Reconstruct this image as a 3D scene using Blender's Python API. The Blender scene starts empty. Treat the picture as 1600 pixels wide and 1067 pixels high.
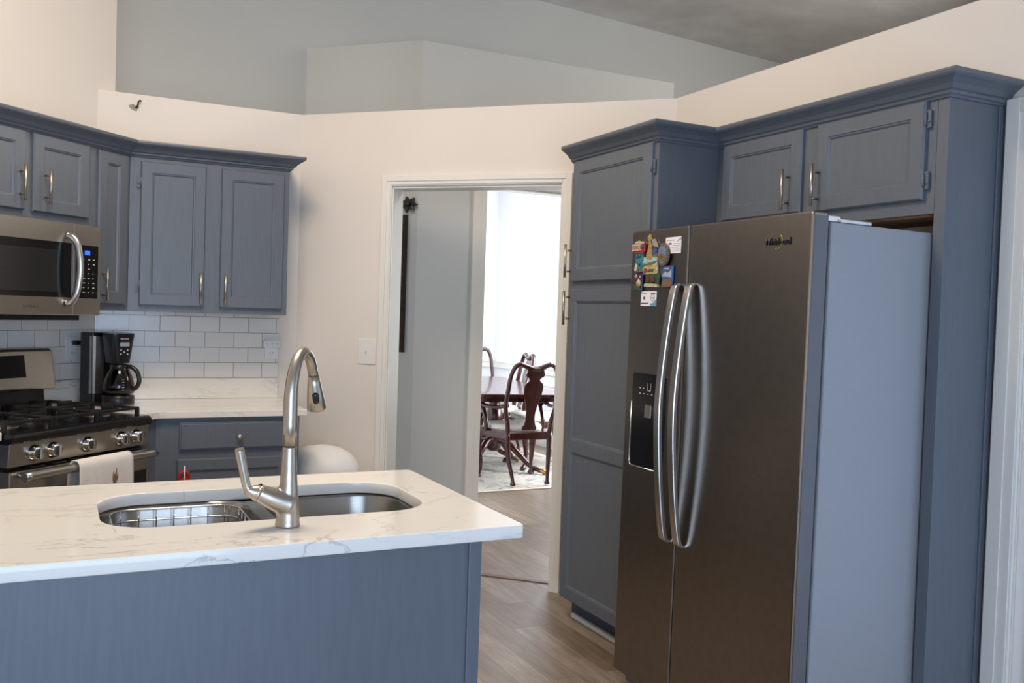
import bpy, bmesh, math, random
from mathutils import Vector, Matrix
random.seed(7)
SC = bpy.context.scene
COL = SC.collection
R2 = math.sqrt(0.5)

# ------------------------------------------------------------------ camera
cam_d = bpy.data.cameras.new('camera'); cam_o = bpy.data.objects.new('camera', cam_d); COL.objects.link(cam_o)
YAW, PITCH, ROLL = math.radians(26.3073), math.radians(-1.6721), math.radians(1.8444)
F = Vector((math.sin(YAW)*math.cos(PITCH), math.cos(YAW)*math.cos(PITCH), math.sin(PITCH)))
Rv = Vector((math.cos(YAW), -math.sin(YAW), 0)); Uv = Rv.cross(F)
Rr = math.cos(ROLL)*Rv + math.sin(ROLL)*Uv; Ur = math.cos(ROLL)*Uv - math.sin(ROLL)*Rv
cam_o.matrix_world = Matrix(((Rr.x, Ur.x, -F.x, 0), (Rr.y, Ur.y, -F.y, 0), (Rr.z, Ur.z, -F.z, 1.4178), (0, 0, 0, 1)))
cam_d.sensor_width = 36; cam_d.lens = 36*1443.9/1600; cam_d.clip_start = .02; cam_d.clip_end = 200
SC.camera = cam_o

# ------------------------------------------------------------------ world, light, exposure
W = bpy.data.worlds.new('world'); SC.world = W; W.use_nodes = True
bg = W.node_tree.nodes['Background']; bg.inputs[0].default_value = (.62, .80, 1, 1); bg.inputs[1].default_value = 2.2
SC.view_settings.view_transform = 'Standard'; SC.view_settings.look = 'None'
SC.view_settings.exposure = 0.0; SC.view_settings.gamma = 1; SC.view_settings.use_curve_mapping = False

def area(name, loc, target, sx, sy, power, color):
    d = bpy.data.lights.new(name, 'AREA'); d.shape = 'RECTANGLE'; d.size = sx; d.size_y = sy; d.energy = power; d.color = color
    o = bpy.data.objects.new(name, d); COL.objects.link(o); o.location = loc
    o.rotation_euler = (Vector(target)-Vector(loc)).to_track_quat('-Z', 'Y').to_euler()
    return o
COOL = (.53, .70, 1.0); WARM = (1.0, .82, .63)
area('daylight_rear_window', (-.1, -1.78, 1.2), (-.1, 5, .9), 2.4, 2.1, 108, COOL)
area('daylight_patio_door', (2.66, .9, 1.15), (0, 1.2, 1.0), 1.4, 1.9, 10, COOL)
area('daylight_dining_window', (4.68, 7.25, 1.55), (3, 8.2, 1.2), 1.7, 1.9, 170, (.86, .93, 1))
area('daylight_dining_north_window', (3.1, 9.98, 1.6), (3.1, 6, 1.0), 1.5, 1.6, 52, (.86, .93, 1))
area('kitchen_ceiling_lamp', (.35, 2.85, 3.6), (.5, 3.3, 0), 1.0, 1.0, 74, WARM)
area('added_living_fill', (-4.9, 4.6, 1.7), (2, 6.2, 2.2), 2.4, 1.8, 120, (1, .95, .86))  # added fill for the hall and dining block; the wall here has no window
area('added_foyer_fill', (5.2, 3.6, 3.4), (3.0, 5.9, 1.2), .8, .8, 38, (1, .96, .9))  # unseen fill light added to brighten the dining front wall

# ------------------------------------------------------------------ materials
def nm(name):
    m = bpy.data.materials.new(name); m.use_nodes = True
    return m, m.node_tree.nodes, m.node_tree.links, m.node_tree.nodes['Principled BSDF']
def ramp(N, stops):
    r = N.new('ShaderNodeValToRGB'); e = r.color_ramp.elements
    while len(e) < len(stops): e.new(.5)
    for k, (p, c) in enumerate(stops):
        e[k].position = p; e[k].color = (*c, 1)
    return r
def coords(N, L, scale=(1, 1, 1), rot=(0, 0, 0), loc=(0, 0, 0), kind='Object'):
    t = N.new('ShaderNodeTexCoord'); m = N.new('ShaderNodeMapping')
    m.inputs['Scale'].default_value = scale; m.inputs['Rotation'].default_value = rot; m.inputs['Location'].default_value = loc
    L.new(t.outputs[kind], m.inputs[0]); return m.outputs[0]
def bump(N, L, B, h, s, d=.002):
    b = N.new('ShaderNodeBump'); b.inputs['Strength'].default_value = s; b.inputs['Distance'].default_value = d
    L.new(h, b.inputs['Height']); L.new(b.outputs[0], B.inputs['Normal'])
def plain(name, c, rough=.5, metal=0, var=.04, scale=8, bmp=0, coat=0, stretch=(1, 1, 1), emit=0):
    m, N, L, B = nm(name)
    v = coords(N, L, stretch)
    n = N.new('ShaderNodeTexNoise'); n.inputs['Scale'].default_value = scale; n.inputs['Detail'].default_value = 4
    L.new(v, n.inputs[0])
    r = ramp(N, [(.3, tuple(x*(1-var) for x in c)), (.7, tuple(min(1, x*(1+var)) for x in c))])
    L.new(n.outputs[0], r.inputs[0]); L.new(r.outputs[0], B.inputs['Base Color'])
    B.inputs['Roughness'].default_value = rough; B.inputs['Metallic'].default_value = metal
    B.inputs['Coat Weight'].default_value = coat
    if bmp: bump(N, L, B, n.outputs[0], bmp)
    if emit:
        B.inputs['Emission Color'].default_value = (*c, 1); B.inputs['Emission Strength'].default_value = emit
    return m
M = {}
M['cream'] = plain('cream_wall_paint', (.77, .715, .65), .7, var=.02, scale=1.5, bmp=.05)
M['lowwall'] = M['cream']
M['dimmed_wall'] = plain('dim_light_cream_paint', (.60, .605, .58), .8, var=.02, scale=1.5, bmp=.05)  # cream wall paint greyed, the great room's dim light is in the colour
M['ceiling'] = plain('ceiling_texture_paint', (.80, .775, .75), .95, var=.10, scale=3, bmp=.4)
M['trim'] = plain('white_trim_enamel', (.80, .78, .72), .35, var=.015, scale=3)
M['white_room'] = plain('white_dining_wall', (.86, .86, .88), .6, var=.01, scale=2)
def cabinet_paint():
    m, N, L, B = nm('slate_blue_cabinet_paint')
    v = coords(N, L, (14, 14, 1.3))
    n = N.new('ShaderNodeTexNoise'); n.inputs['Scale'].default_value = 6; n.inputs['Detail'].default_value = 6; n.inputs['Distortion'].default_value = .6
    L.new(v, n.inputs[0])
    r = ramp(N, [(.3, (.110, .128, .153)), (.7, (.124, .143, .169))]); L.new(n.outputs[0], r.inputs[0]); L.new(r.outputs[0], B.inputs['Base Color'])
    B.inputs['Roughness'].default_value = .36
    bump(N, L, B, n.outputs[0], .08, .0012); return m
M['cab'] = cabinet_paint()
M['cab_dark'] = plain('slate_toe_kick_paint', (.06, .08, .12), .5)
M['raw_wood'] = plain('unpainted_cabinet_wood', (.22, .12, .06), .6, var=.3, scale=5, stretch=(1, 12, 1))
def marble():
    m, N, L, B = nm('white_veined_quartz')
    v = coords(N, L, (1, 1, 1))
    n1 = N.new('ShaderNodeTexNoise'); n1.inputs['Scale'].default_value = 1.7; n1.inputs['Detail'].default_value = 7; n1.inputs['Roughness'].default_value = .62; n1.inputs['Distortion'].default_value = 1.1
    mp = N.new('ShaderNodeMapping'); mp.inputs['Rotation'].default_value = (.4, .3, .9); mp.inputs['Scale'].default_value = (1.0, 2.6, 1.6); L.new(v, mp.inputs[0]); L.new(mp.outputs[0], n1.inputs[0])
    s = N.new('ShaderNodeMath'); s.operation = 'SUBTRACT'; s.inputs[1].default_value = .5; L.new(n1.outputs[0], s.inputs[0])
    a = N.new('ShaderNodeMath'); a.operation = 'ABSOLUTE'; L.new(s.outputs[0], a.inputs[0])
    r = ramp(N, [(0, (0, 0, 0)), (.004, (.25, .25, .25)), (.014, (1, 1, 1))]); L.new(a.outputs[0], r.inputs[0])
    n2 = N.new('ShaderNodeTexNoise'); n2.inputs['Scale'].default_value = 2.2; n2.inputs['Detail'].default_value = 3; L.new(v, n2.inputs[0])
    r2 = ramp(N, [(.38, (0, 0, 0)), (.60, (1, 1, 1))]); L.new(n2.outputs[0], r2.inputs[0])
    mx0 = N.new('ShaderNodeMath'); mx0.operation = 'SUBTRACT'; mx0.inputs[0].default_value = 1; L.new(r.outputs[0], mx0.inputs[1])
    mu = N.new('ShaderNodeMath'); mu.operation = 'MULTIPLY'; L.new(mx0.outputs[0], mu.inputs[0]); L.new(r2.outputs[0], mu.inputs[1])
    mix = N.new('ShaderNodeMix'); mix.data_type = 'RGBA'; mix.inputs['A'].default_value = (.82, .80, .745, 1); mix.inputs['B'].default_value = (.54, .53, .50, 1)
    L.new(mu.outputs[0], mix.inputs['Factor']); L.new(mix.outputs['Result'], B.inputs['Base Color'])
    B.inputs['Roughness'].default_value = .13
    return m
M['marble'] = marble()
def tiles():
    m, N, L, B = nm('white_subway_tile')
    t = N.new('ShaderNodeTexCoord'); sp = N.new('ShaderNodeSeparateXYZ'); cb = N.new('ShaderNodeCombineXYZ')
    L.new(t.outputs['Object'], sp.inputs[0]); L.new(sp.outputs['X'], cb.inputs['X']); L.new(sp.outputs['Z'], cb.inputs['Y'])
    b = N.new('ShaderNodeTexBrick'); b.offset = .5; b.offset_frequency = 2
    b.inputs['Scale'].default_value = 1; b.inputs['Brick Width'].default_value = .1525; b.inputs['Row Height'].default_value = .0825
    b.inputs['Mortar Size'].default_value = .0016; b.inputs['Mortar Smooth'].default_value = .1
    b.inputs['Color1'].default_value = (.82, .80, .76, 1); b.inputs['Color2'].default_value = (.78, .76, .73, 1); b.inputs['Mortar'].default_value = (.34, .28, .22, 1)
    L.new(cb.outputs[0], b.inputs['Vector']); L.new(b.outputs['Color'], B.inputs['Base Color'])
    iv = N.new('ShaderNodeMath'); iv.operation = 'SUBTRACT'; iv.inputs[0].default_value = 1; L.new(b.outputs['Fac'], iv.inputs[1])
    bump(N, L, B, iv.outputs[0], .6, .002); B.inputs['Roughness'].default_value = .18
    return m
M['tile'] = tiles()
def planks():
    m, N, L, B = nm('grey_brown_wood_planks')
    v = coords(N, L, (1, 1, 1), (0, 0, math.pi/2))
    b = N.new('ShaderNodeTexBrick'); b.offset = .37; b.offset_frequency = 2
    b.inputs['Scale'].default_value = 1; b.inputs['Brick Width'].default_value = .92; b.inputs['Row Height'].default_value = .125
    b.inputs['Mortar Size'].default_value = .0012; b.inputs['Bias'].default_value = 0
    b.inputs['Color1'].default_value = (.21, .158, .116, 1); b.inputs['Color2'].default_value = (.35, .285, .222, 1); b.inputs['Mortar'].default_value = (.10, .075, .055, 1)
    L.new(v, b.inputs['Vector'])
    v2 = coords(N, L, (16, 1.6, 1)); n = N.new('ShaderNodeTexNoise'); n.inputs['Scale'].default_value = 2.2; n.inputs['Detail'].default_value = 8; n.inputs['Roughness'].default_value = .65; L.new(v2, n.inputs[0])
    r = ramp(N, [(.3, (.62, .60, .58)), (.7, (1.22, 1.2, 1.18))]); L.new(n.outputs[0], r.inputs[0])
    mx = N.new('ShaderNodeMix'); mx.data_type = 'RGBA'; mx.blend_type = 'MULTIPLY'; mx.inputs['Factor'].default_value = 1
    L.new(b.outputs['Color'], mx.inputs['A']); L.new(r.outputs[0], mx.inputs['B']); L.new(mx.outputs['Result'], B.inputs['Base Color'])
    B.inputs['Roughness'].default_value = .34; bump(N, L, B, n.outputs[0], .12, .001)
    return m
M['floor'] = planks()
def steel(name, c, rough, stretch, metal=1.0, bs=.05):
    m, N, L, B = nm(name)
    v = coords(N, L, stretch); n = N.new('ShaderNodeTexNoise'); n.inputs['Scale'].default_value = 30; n.inputs['Detail'].default_value = 3; L.new(v, n.inputs[0])
    r = ramp(N, [(.3, tuple(x*.94 for x in c)), (.7, tuple(min(1, x*1.05) for x in c))]); L.new(n.outputs[0], r.inputs[0]); L.new(r.outputs[0], B.inputs['Base Color'])
    B.inputs['Metallic'].default_value = metal; B.inputs['Roughness'].default_value = rough
    bump(N, L, B, n.outputs[0], bs, .0004); return m
M['steel'] = steel('brushed_stainless_steel', (.50, .47, .43), .30, (1, 1, 20))
M['sink'] = steel('brushed_sink_steel', (.31, .295, .265), .26, (20, 20, 1))
M['fridge'] = steel('dark_fingerprint_proof_steel', (.28, .25, .222), .30, (1, 14, 1))
FB = M['fridge'].node_tree; FP = FB.nodes['Principled BSDF']; FP.inputs['Anisotropic'].default_value = .6; FP.inputs['Anisotropic Rotation'].default_value = .25
TG = FB.nodes.new('ShaderNodeTangent'); TG.direction_type = 'RADIAL'; TG.axis = 'Z'; FB.links.new(TG.outputs[0], FP.inputs['Tangent'])
M['handle_steel'] = steel('satin_handle_steel', (.62, .60, .57), .28, (1, 1, 1))
M['nickel'] = steel('brushed_nickel', (.46, .41, .345), .36, (1, 1, 1), bs=.02)
M['chrome'] = plain('polished_chrome', (.75, .72, .68), .1, 1, var=.01)
M['badge'] = plain('dark_chromed_badge', (.05, .05, .055), .35, .6)
M['fridge_side'] = plain('textured_grey_enamel', (.29, .30, .32), .42, var=.03, scale=200, bmp=.15)
M['fridge_edge'] = plain('dark_grey_door_edge', (.12, .12, .13), .4)
M['gasket'] = plain('black_rubber_gasket', (.02, .02, .022), .6)
M['black'] = plain('black_plastic', (.008, .008, .009), .28, var=.1)
M['black_gloss'] = plain('black_gloss_enamel', (.006, .006, .007), .16, var=.1)
M['iron'] = plain('black_cast_iron', (.012, .012, .012), .5, var=.2, scale=60, bmp=.2)
M['mgrey'] = plain('tinted_oven_glass', (.02, .02, .021), .12)
M['white_plastic'] = plain('white_plastic', (.80, .80, .79), .5, var=.01)
M['almond'] = plain('light_switch_plastic', (.80, .78, .74), .35, var=.01)
M['red'] = plain('red_plastic', (.62, .01, .015), .3)
M['ink'] = plain('dark_grey_print', (.06, .06, .07), .5)
M['light_ink'] = plain('pale_grey_print', (.55, .55, .55), .5)
M['gold'] = plain('gold_print', (.55, .38, .08), .35, .6)
M['brass'] = plain('aged_brass', (.60, .38, .12), .3, 1)
M['blue_led'] = plain('blue_clock_display', (.03, .10, .9), .3, emit=1.5)
M['lcd'] = plain('grey_lcd_display', (.30, .34, .38), .3)
M['mahogany'] = plain('red_mahogany_varnish', (.052, .008, .006), .20, var=.35, scale=5, coat=.35, stretch=(6, 6, 1))
def seatcloth():
    m, N, L, B = nm('cream_sprig_upholstery')
    v = coords(N, L, (1, 1, 1)); vo = N.new('ShaderNodeTexVoronoi'); vo.inputs['Scale'].default_value = 20; vo.inputs['Randomness'].default_value = .35; L.new(v, vo.inputs['Vector'])
    r = ramp(N, [(.0, (.36, .20, .17)), (.22, (.48, .36, .31)), (.30, (.72, .67, .60))]); L.new(vo.outputs['Distance'], r.inputs[0]); L.new(r.outputs[0], B.inputs['Base Color'])
    B.inputs['Roughness'].default_value = .8; return m
M['cloth'] = seatcloth()
def rugmat():
    m, N, L, B = nm('faded_oriental_rug_weave')
    v = coords(N, L); n = N.new('ShaderNodeTexNoise'); n.inputs['Scale'].default_value = 7; n.inputs['Detail'].default_value = 6; n.inputs['Distortion'].default_value = 1.8; L.new(v, n.inputs[0])
    r = ramp(N, [(.36, (.22, .25, .27)), (.46, (.50, .45, .38)), (.56, (.58, .53, .46)), (.66, (.38, .30, .24))]); L.new(n.outputs[0], r.inputs[0]); L.new(r.outputs[0], B.inputs['Base Color'])
    B.inputs['Roughness'].default_value = .95; return m
M['rug'] = rugmat()
M['rug_edge'] = plain('cream_rug_binding', (.62, .53, .42), .95)
M['tapestry'] = plain('dark_woven_tapestry', (.035, .028, .02), .9, var=.6, scale=30)
M['tapestry_edge'] = plain('brown_tapestry_border', (.030, .017, .009), .9)
def towelmat():
    m, N, L, B = nm('white_waffle_cotton')
    v = coords(N, L, (1, 1, 1)); vo = N.new('ShaderNodeTexVoronoi'); vo.inputs['Scale'].default_value = 120; vo.inputs['Randomness'].default_value = .1; L.new(v, vo.inputs['Vector'])
    B.inputs['Base Color'].default_value = (.82, .79, .75, 1); B.inputs['Roughness'].default_value = .9
    bump(N, L, B, vo.outputs['Distance'], .6, .002); return m
M['towel'] = towelmat()
def glassmat(name, c, rough=.02, alpha=1.0):
    m, N, L, B = nm(name); B.inputs['Base Color'].default_value = (*c, 1); B.inputs['Roughness'].default_value = rough
    B.inputs['Transmission Weight'].default_value = 1.0; B.inputs['IOR'].default_value = 1.45
    n = N.new('ShaderNodeTexNoise'); n.inputs['Scale'].default_value = 3; bump(N, L, B, n.outputs[0], .01); return m
M['glass'] = glassmat('clear_glass', (.97, .99, 1))
M['carafe'] = glassmat('smoked_carafe_glass', (.22, .20, .19))
M['bag'] = plain('cloudy_plastic_film', (.45, .44, .42), .3, bmp=.3)
M['dust'] = plain('smudged_plaster_hole', (.34, .30, .24), .9, var=.5, scale=90)
M['grass'] = plain('garden_lawn', (.10, .20, .05), .9, var=.4, scale=4)

# ------------------------------------------------------------------ mesh builder
class MB:
    def __init__(s): s.v = []; s.f = []; s.m = []; s.sm = []
    def add(s, vs, fs, mi=0, smooth=False):
        b = len(s.v); s.v += [tuple(p) for p in vs]
        for f in fs: s.f.append(tuple(b+i for i in f)); s.m.append(mi); s.sm.append(smooth)
        return s
    def box(s, x0, x1, y0, y1, z0, z1, mi=0):
        vs = [(x, y, z) for x in (x0, x1) for y in (y0, y1) for z in (z0, z1)]
        return s.add(vs, [(0, 1, 3, 2), (4, 6, 7, 5), (0, 4, 5, 1), (2, 3, 7, 6), (0, 2, 6, 4), (1, 5, 7, 3)], mi)
    def prism(s, poly, a0, a1, axis='z', mi=0, smooth=False):
        def P(p, a):
            return {'z': (p[0], p[1], a), 'y': (p[0], a, p[1]), 'x': (a, p[0], p[1])}[axis]
        n = len(poly); vs = [P(p, a0) for p in poly]+[P(p, a1) for p in poly]
        s.add(vs, [tuple(range(n))[::-1], tuple(range(n, 2*n))], mi)
        b = len(s.v)-2*n
        for i in range(n):
            j = (i+1) % n; s.f.append((b+i, b+j, b+n+j, b+n+i)); s.m.append(mi); s.sm.append(smooth)
        return s
    def tube(s, pts, rad, n=12, mi=0, caps=True, flat=1.0, closed=False):
        pts = [Vector(p) for p in pts]; k = len(pts)
        if not hasattr(rad, '__len__'): rad = [rad]*k
        T = []
        for i in range(k):
            a = pts[(i-1) % k if closed else max(i-1, 0)]; c = pts[(i+1) % k if closed else min(i+1, k-1)]
            T.append((c-a).normalized())
        up = Vector((0, 0, 1)) if abs(T[0].z) < .9 else Vector((1, 0, 0))
        nrm = (up-T[0]*up.dot(T[0])).normalized(); vs = []
        for i in range(k):
            nrm = (nrm-T[i]*nrm.dot(T[i])).normalized(); bn = T[i].cross(nrm)
            for j in range(n):
                a = 2*math.pi*j/n; vs.append(pts[i]+(nrm*math.cos(a)*flat+bn*math.sin(a))*rad[i])
        fs = [(i*n+j, i*n+(j+1) % n, (i+1)*n+(j+1) % n, (i+1)*n+j) for i in range(k-1) for j in range(n)]
        if closed: fs += [((k-1)*n+j, (k-1)*n+(j+1) % n, (j+1) % n, j) for j in range(n)]
        s.add(vs, fs, mi, True)
        if caps and not closed:
            b = len(s.v)-len(vs); s.f += [tuple(b+j for j in range(n))[::-1], tuple(b+(k-1)*n+j for j in range(n))]; s.m += [mi, mi]; s.sm += [False, False]
        return s
    def lathe(s, prof, c=(0, 0, 0), n=24, mi=0, sx=1, sy=1, rot=0, axis='z'):
        vs = []
        for r, z in prof:
            for j in range(n):
                a = 2*math.pi*j/n; x, y = r*math.cos(a)*sx, r*math.sin(a)*sy
                x, y = x*math.cos(rot)-y*math.sin(rot), x*math.sin(rot)+y*math.cos(rot)
                p = {'z': (x, y, z), 'y': (x, -z, y), 'x': (z, x, y)}[axis]
                vs.append((c[0]+p[0], c[1]+p[1], c[2]+p[2]))
        k = len(prof); fs = [(i*n+j, i*n+(j+1) % n, (i+1)*n+(j+1) % n, (i+1)*n+j) for i in range(k-1) for j in range(n)]
        s.add(vs, fs, mi, True); b = len(s.v)-len(vs)
        s.f += [tuple(b+j for j in range(n))[::-1], tuple(b+(k-1)*n+j for j in range(n))]; s.m += [mi, mi]; s.sm += [False, False]
        return s
    def sweep(s, path, prof, mi=0, closed_prof=True):
        """horizontal mitred sweep; path of (x, y); profile of (out, z); 'out' is to the right of travel"""
        P = [Vector(p) for p in path]; k = len(P); n = len(prof); vs = []
        for i in range(k):
            d0 = (P[i]-P[i-1]).normalized() if i else None; d1 = (P[i+1]-P[i]).normalized() if i < k-1 else None
            d0 = d0 or d1; d1 = d1 or d0
            n0 = Vector((d0.y, -d0.x)); n1 = Vector((d1.y, -d1.x)); m = (n0+n1); m = m/(1+n0.dot(n1))
            for o, z in prof: vs.append((P[i].x+m.x*o, P[i].y+m.y*o, z))
        fs = [(i*n+j, (i+1)*n+j, (i+1)*n+(j+1) % n, i*n+(j+1) % n) for i in range(k-1) for j in range(n)]
        fs += [tuple(range(n)), tuple((k-1)*n+j for j in range(n))[::-1]]
        return s.add(vs, fs, mi)
    def build(s, name, mats, parent=None, bev=0, smooth_angle=None, seg=2):
        me = bpy.data.meshes.new(name); me.from_pydata(s.v, [], s.f)
        for m in (mats if isinstance(mats, (list, tuple)) else [mats]): me.materials.append(M[m] if isinstance(m, str) else m)
        me.polygons.foreach_set('material_index', s.m); me.polygons.foreach_set('use_smooth', s.sm)
        bm = bmesh.new(); bm.from_mesh(me); bmesh.ops.recalc_face_normals(bm, faces=bm.faces); bm.to_mesh(me); bm.free()
        o = bpy.data.objects.new(name, me); COL.objects.link(o)
        if parent: o.parent = parent
        if bev:
            b = o.modifiers.new('bevel', 'BEVEL'); b.width = bev; b.segments = seg; b.limit_method = 'ANGLE'; b.angle_limit = math.radians(40)
        return o

def thing(name, label, cat, loc=(0, 0, 0), rz=0, group=None):
    o = bpy.data.objects.new(name, None); COL.objects.link(o); o.location = loc; o.rotation_euler = (0, 0, rz)
    o.empty_display_size = .1
    return tag(o, label, cat, group)
def tag(o, label, cat, group=None, kind=None):
    o['label'] = label; o['category'] = cat
    if group: o['group'] = group
    if kind: o['kind'] = kind
    return o
def struct(o): o['kind'] = 'structure'; return o
def place(o, loc, rz=0): o.location = loc; o.rotation_euler = (0, 0, rz); return o
def text_mesh(s, size, loc, rot, mat, parent, name, depth=.0006, width=None):
    cu = bpy.data.curves.new(name, 'FONT'); cu.body = s; cu.size = size; cu.extrude = depth; cu.align_x = 'CENTER'; cu.align_y = 'CENTER'
    t = bpy.data.objects.new('tmp', cu); COL.objects.link(t); bpy.context.view_layer.update()
    me = bpy.data.meshes.new_from_object(t); bpy.data.objects.remove(t); me.name = name
    me.materials.clear(); me.materials.append(M[mat])
    w = max(v.co.x for v in me.vertices)-min(v.co.x for v in me.vertices); k = width/w if width else 1
    me.transform(Matrix.Translation(loc) @ rot.to_4x4() @ Matrix.Diagonal((k, 1, 1, 1)))
    o = bpy.data.objects.new(name, me); COL.objects.link(o)
    if parent: o.parent = parent
    return o
FRONT = Matrix.Rotation(math.pi/2, 3, 'X')      # text facing local -y
def spline(pts, n=8):
    pts = [Vector(p) for p in pts]; P = [2*pts[0]-pts[1]]+pts+[2*pts[-1]-pts[-2]]; out = []
    for i in range(1, len(P)-2):
        for k in range(n):
            t = k/n; a, b, c, d = P[i-1:i+3]
            out.append(.5*((2*b)+(c-a)*t+(2*a-5*b+4*c-d)*t*t+(3*b-a-3*c+d)*t**3))
    out.append(pts[-1]); return out
def rrect(x0, x1, y0, y1, r, n=8):
    out = []
    for cx, cy, a0 in ((x1-r, y1-r, 0), (x0+r, y1-r, 90), (x0+r, y0+r, 180), (x1-r, y0+r, 270)):
        for k in range(n+1):
            a = math.radians(a0+90*k/n); out.append((cx+r*math.cos(a), cy+r*math.sin(a)))
    return out

# ------------------------------------------------------------------ key positions (metres)
CX, CY = .1754, 5.2176            # corner of range wall and cabinet wall
DX, DY = 1.2198, 5.2176           # corner of cabinet wall and doorway wall
WX = 2.7027                       # refrigerator wall
EY = DY-(WX-DX)                   # corner of doorway wall and refrigerator wall
ZT = 2.4984
A1, A3, A4 = math.radians(45), math.radians(-45), math.radians(-90)

# ------------------------------------------------------------------ shell
struct(MB().box(-5.12, 9.12, -2.02, 10.22, -.1, 0).build('floor', 'floor'))
LC = 3.4
# range wall (tall), runs 0.12 past the corner behind the cabinet wall
struct(place(MB().box(-3.0, .12, 0, .12, 0, 4.9).build('wall_range', 'cream'), (CX, CY, 0), A1))
struct(MB().prism([(CX-.05, CY), (DX, DY), (DX+.05, DY+.12), (CX-.05, CY+.12)], 0, ZT).build('wall_cabinets', 'cream'))
# doorway wall
m = MB(); S0, S1, S2, ZH = .577, 1.531, 2.097, 2.0904
m.box(0, S0, 0, .12, 0, ZT); m.box(S1, S2, 0, .12, 0, ZT); m.box(S0, S1, 0, .12, ZH, ZT)
struct(place(m.build('wall_doorway', 'cream'), (DX, DY, 0), A3))
# refrigerator wall with glazed patio door opening
m = MB(); m.box(WX, WX+.14, 1.86, EY+.05, 0, ZT); m.box(WX, WX+.14, -1.9, .16, 0, ZT); m.box(WX, WX+.14, .16, 1.86, 2.07, ZT)
struct(m.build('wall_refrigerator', 'cream'))
# outer shell
lx, ly = CX-3.0*R2, CY-3.0*R2
struct(MB().box(lx-.12, lx, -2.02, ly+.1, 0, 4.9).build('wall_left', 'cream'))
m = MB(); m.box(lx-.12, -1.7, -2.02, -1.9, 0, 4.9); m.box(1.1, 9, -2.02, -1.9, 0, 4.9); m.box(-1.7, 1.1, -2.02, -1.9, 0, .06); m.box(-1.7, 1.1, -2.02, -1.9, 2.35, 4.9)
struct(m.build('wall_rear', 'cream'))
struct(MB().box(-5, 1.60, 6.47, 6.59, 0, 4.6).box(1.60, 4.89, 6.47, 6.59, 3.11, 4.6).box(4.89, 9, 6.47, 6.59, 0, 4.6).build('wall_living_far', 'dimmed_wall'))
struct(MB().box(9, 9.12, -2.02, 6.6, 0, 5.1).build('wall_foyer_right', 'dimmed_wall'))
struct(MB().box(-5.12, -5, 2, 8, 0, 5.1).box(-5, lx-.12, 1.9, 2, 0, 5.1).build('wall_living_left', 'dimmed_wall'))
# sloped ceiling
m = MB(); zc = lambda x: 3.87-.05*(x-3.32)
m.add([(x, y, zc(x)+h) for h in (0, .1) for x, y in ((-5, -2.02), (9, -2.02), (9, 6.6), (-5, 6.6))], [(0, 1, 2, 3), (7, 6, 5, 4), (0, 4, 5, 1), (1, 5, 6, 2), (2, 6, 7, 3), (3, 7, 4, 0)])
struct(m.build('ceiling', 'ceiling'))
# dining room block with plant-ledge top
BY, BX, BZ = 5.85, 2.158, 3.22
bx2, by2 = BX-.62, BY+.62
t = .12
m = MB()
m.prism([(BX, BY), (bx2, by2), (bx2+t*R2, by2+t*R2), (BX+t*.41, BY+t)], 0, BZ)
m.box(BX+t*.41, 2.60, BY, BY+t, 0, BZ); m.prism([(BX, BY), (BX+t*.41, BY), (BX+t*.41, BY+t)], 0, BZ)
m.box(2.60, 4.2, BY, BY+t, 2.3, BZ); m.box(4.0, 4.87, BY, BY+t, 0, 2.3); m.box(4.2, 4.87, BY, BY+t, 2.3, 3.1); m.box(4.08, 4.2, BY+t, 6.47, 3.11, BZ)
struct(m.build('wall_dining_front', 'dimmed_wall'))
struct(MB().box(bx2, bx2+t, by2+.13, 10.2, 0, 3.0).build('wall_dining_left', 'white_room'))
struct(MB().box(bx2, 2.3, 10.1, 10.22, 0, 3.1).box(2.3, 3.9, 10.1, 10.22, 0, .8).box(2.3, 3.9, 10.1, 10.22, 2.4, 3.1).box(3.9, 4.87, 10.1, 10.22, 0, 3.1).build('wall_dining_back', 'white_room'))
struct(MB().box(4.75, 4.87, 5.97, 6.4, 0, 3.1).box(4.75, 4.87, 8.1, 10.1, 0, 3.1).box(4.75, 4.87, 6.4, 8.1, 0, .6).box(4.75, 4.87, 6.4, 8.1, 2.5, 3.1).build('wall_dining_right', 'white_room'))
m = MB(); m.prism([(BX+.1, BY+.1), (4.87, BY+.1), (4.87, 10.2), (bx2+.1, 10.2), (bx2+.1, by2+.1)], 3.0, 3.10)
struct(m.build('ceiling_dining', 'white_room'))
# casings and trim
def casing_profile_boxes(mb, x0, x1, y, z0, z1):
    pass
def casing(name, s0, s1, zt, w, loc, rz, mat='trim', z0=0, jamb=.12, yf=0):
    mb = MB()
    for a, b, lo, hi in ((0, w, 0, .012), (.006, w-.004, .012, .017), (w*.45, w, .017, .022)):
        y0, y1 = yf-hi, yf-lo
        mb.box(s0-b, s0-a, y0, y1, z0, zt+b); mb.box(s1+a, s1+b, y0, y1, z0, zt+b); mb.box(s0-a, s1+a, y0, y1, zt+a, zt+b)
    if jamb:
        mb.box(s0-.001, s0+.006, yf-.001, jamb, z0, zt); mb.box(s1-.006, s1+.001, yf-.001, jamb, z0, zt); mb.box(s0, s1, yf-.001, jamb, zt-.012, zt+.001)
    o = mb.build(name, mat, bev=.002); place(o, loc, rz); return struct(o)
casing('trim_1', S0, S1, ZH, .056, (DX, DY, 0), A3)
casing('trim_2', 2.66, 4.02, 2.3, .10, (0, BY, 0), 0, jamb=.12)
casing('trim_3', EY-1.87, EY-.15, 2.06, .085, (WX, EY, 0), A4, jamb=.14)
struct(place(MB().box(0, S0-.058, -.014, 0, 0, .10).box(0, S0-.058, -.010, 0, .10, .12).build('baseboard_doorway', 'trim', bev=.002), (DX, DY, 0), A3))
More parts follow.
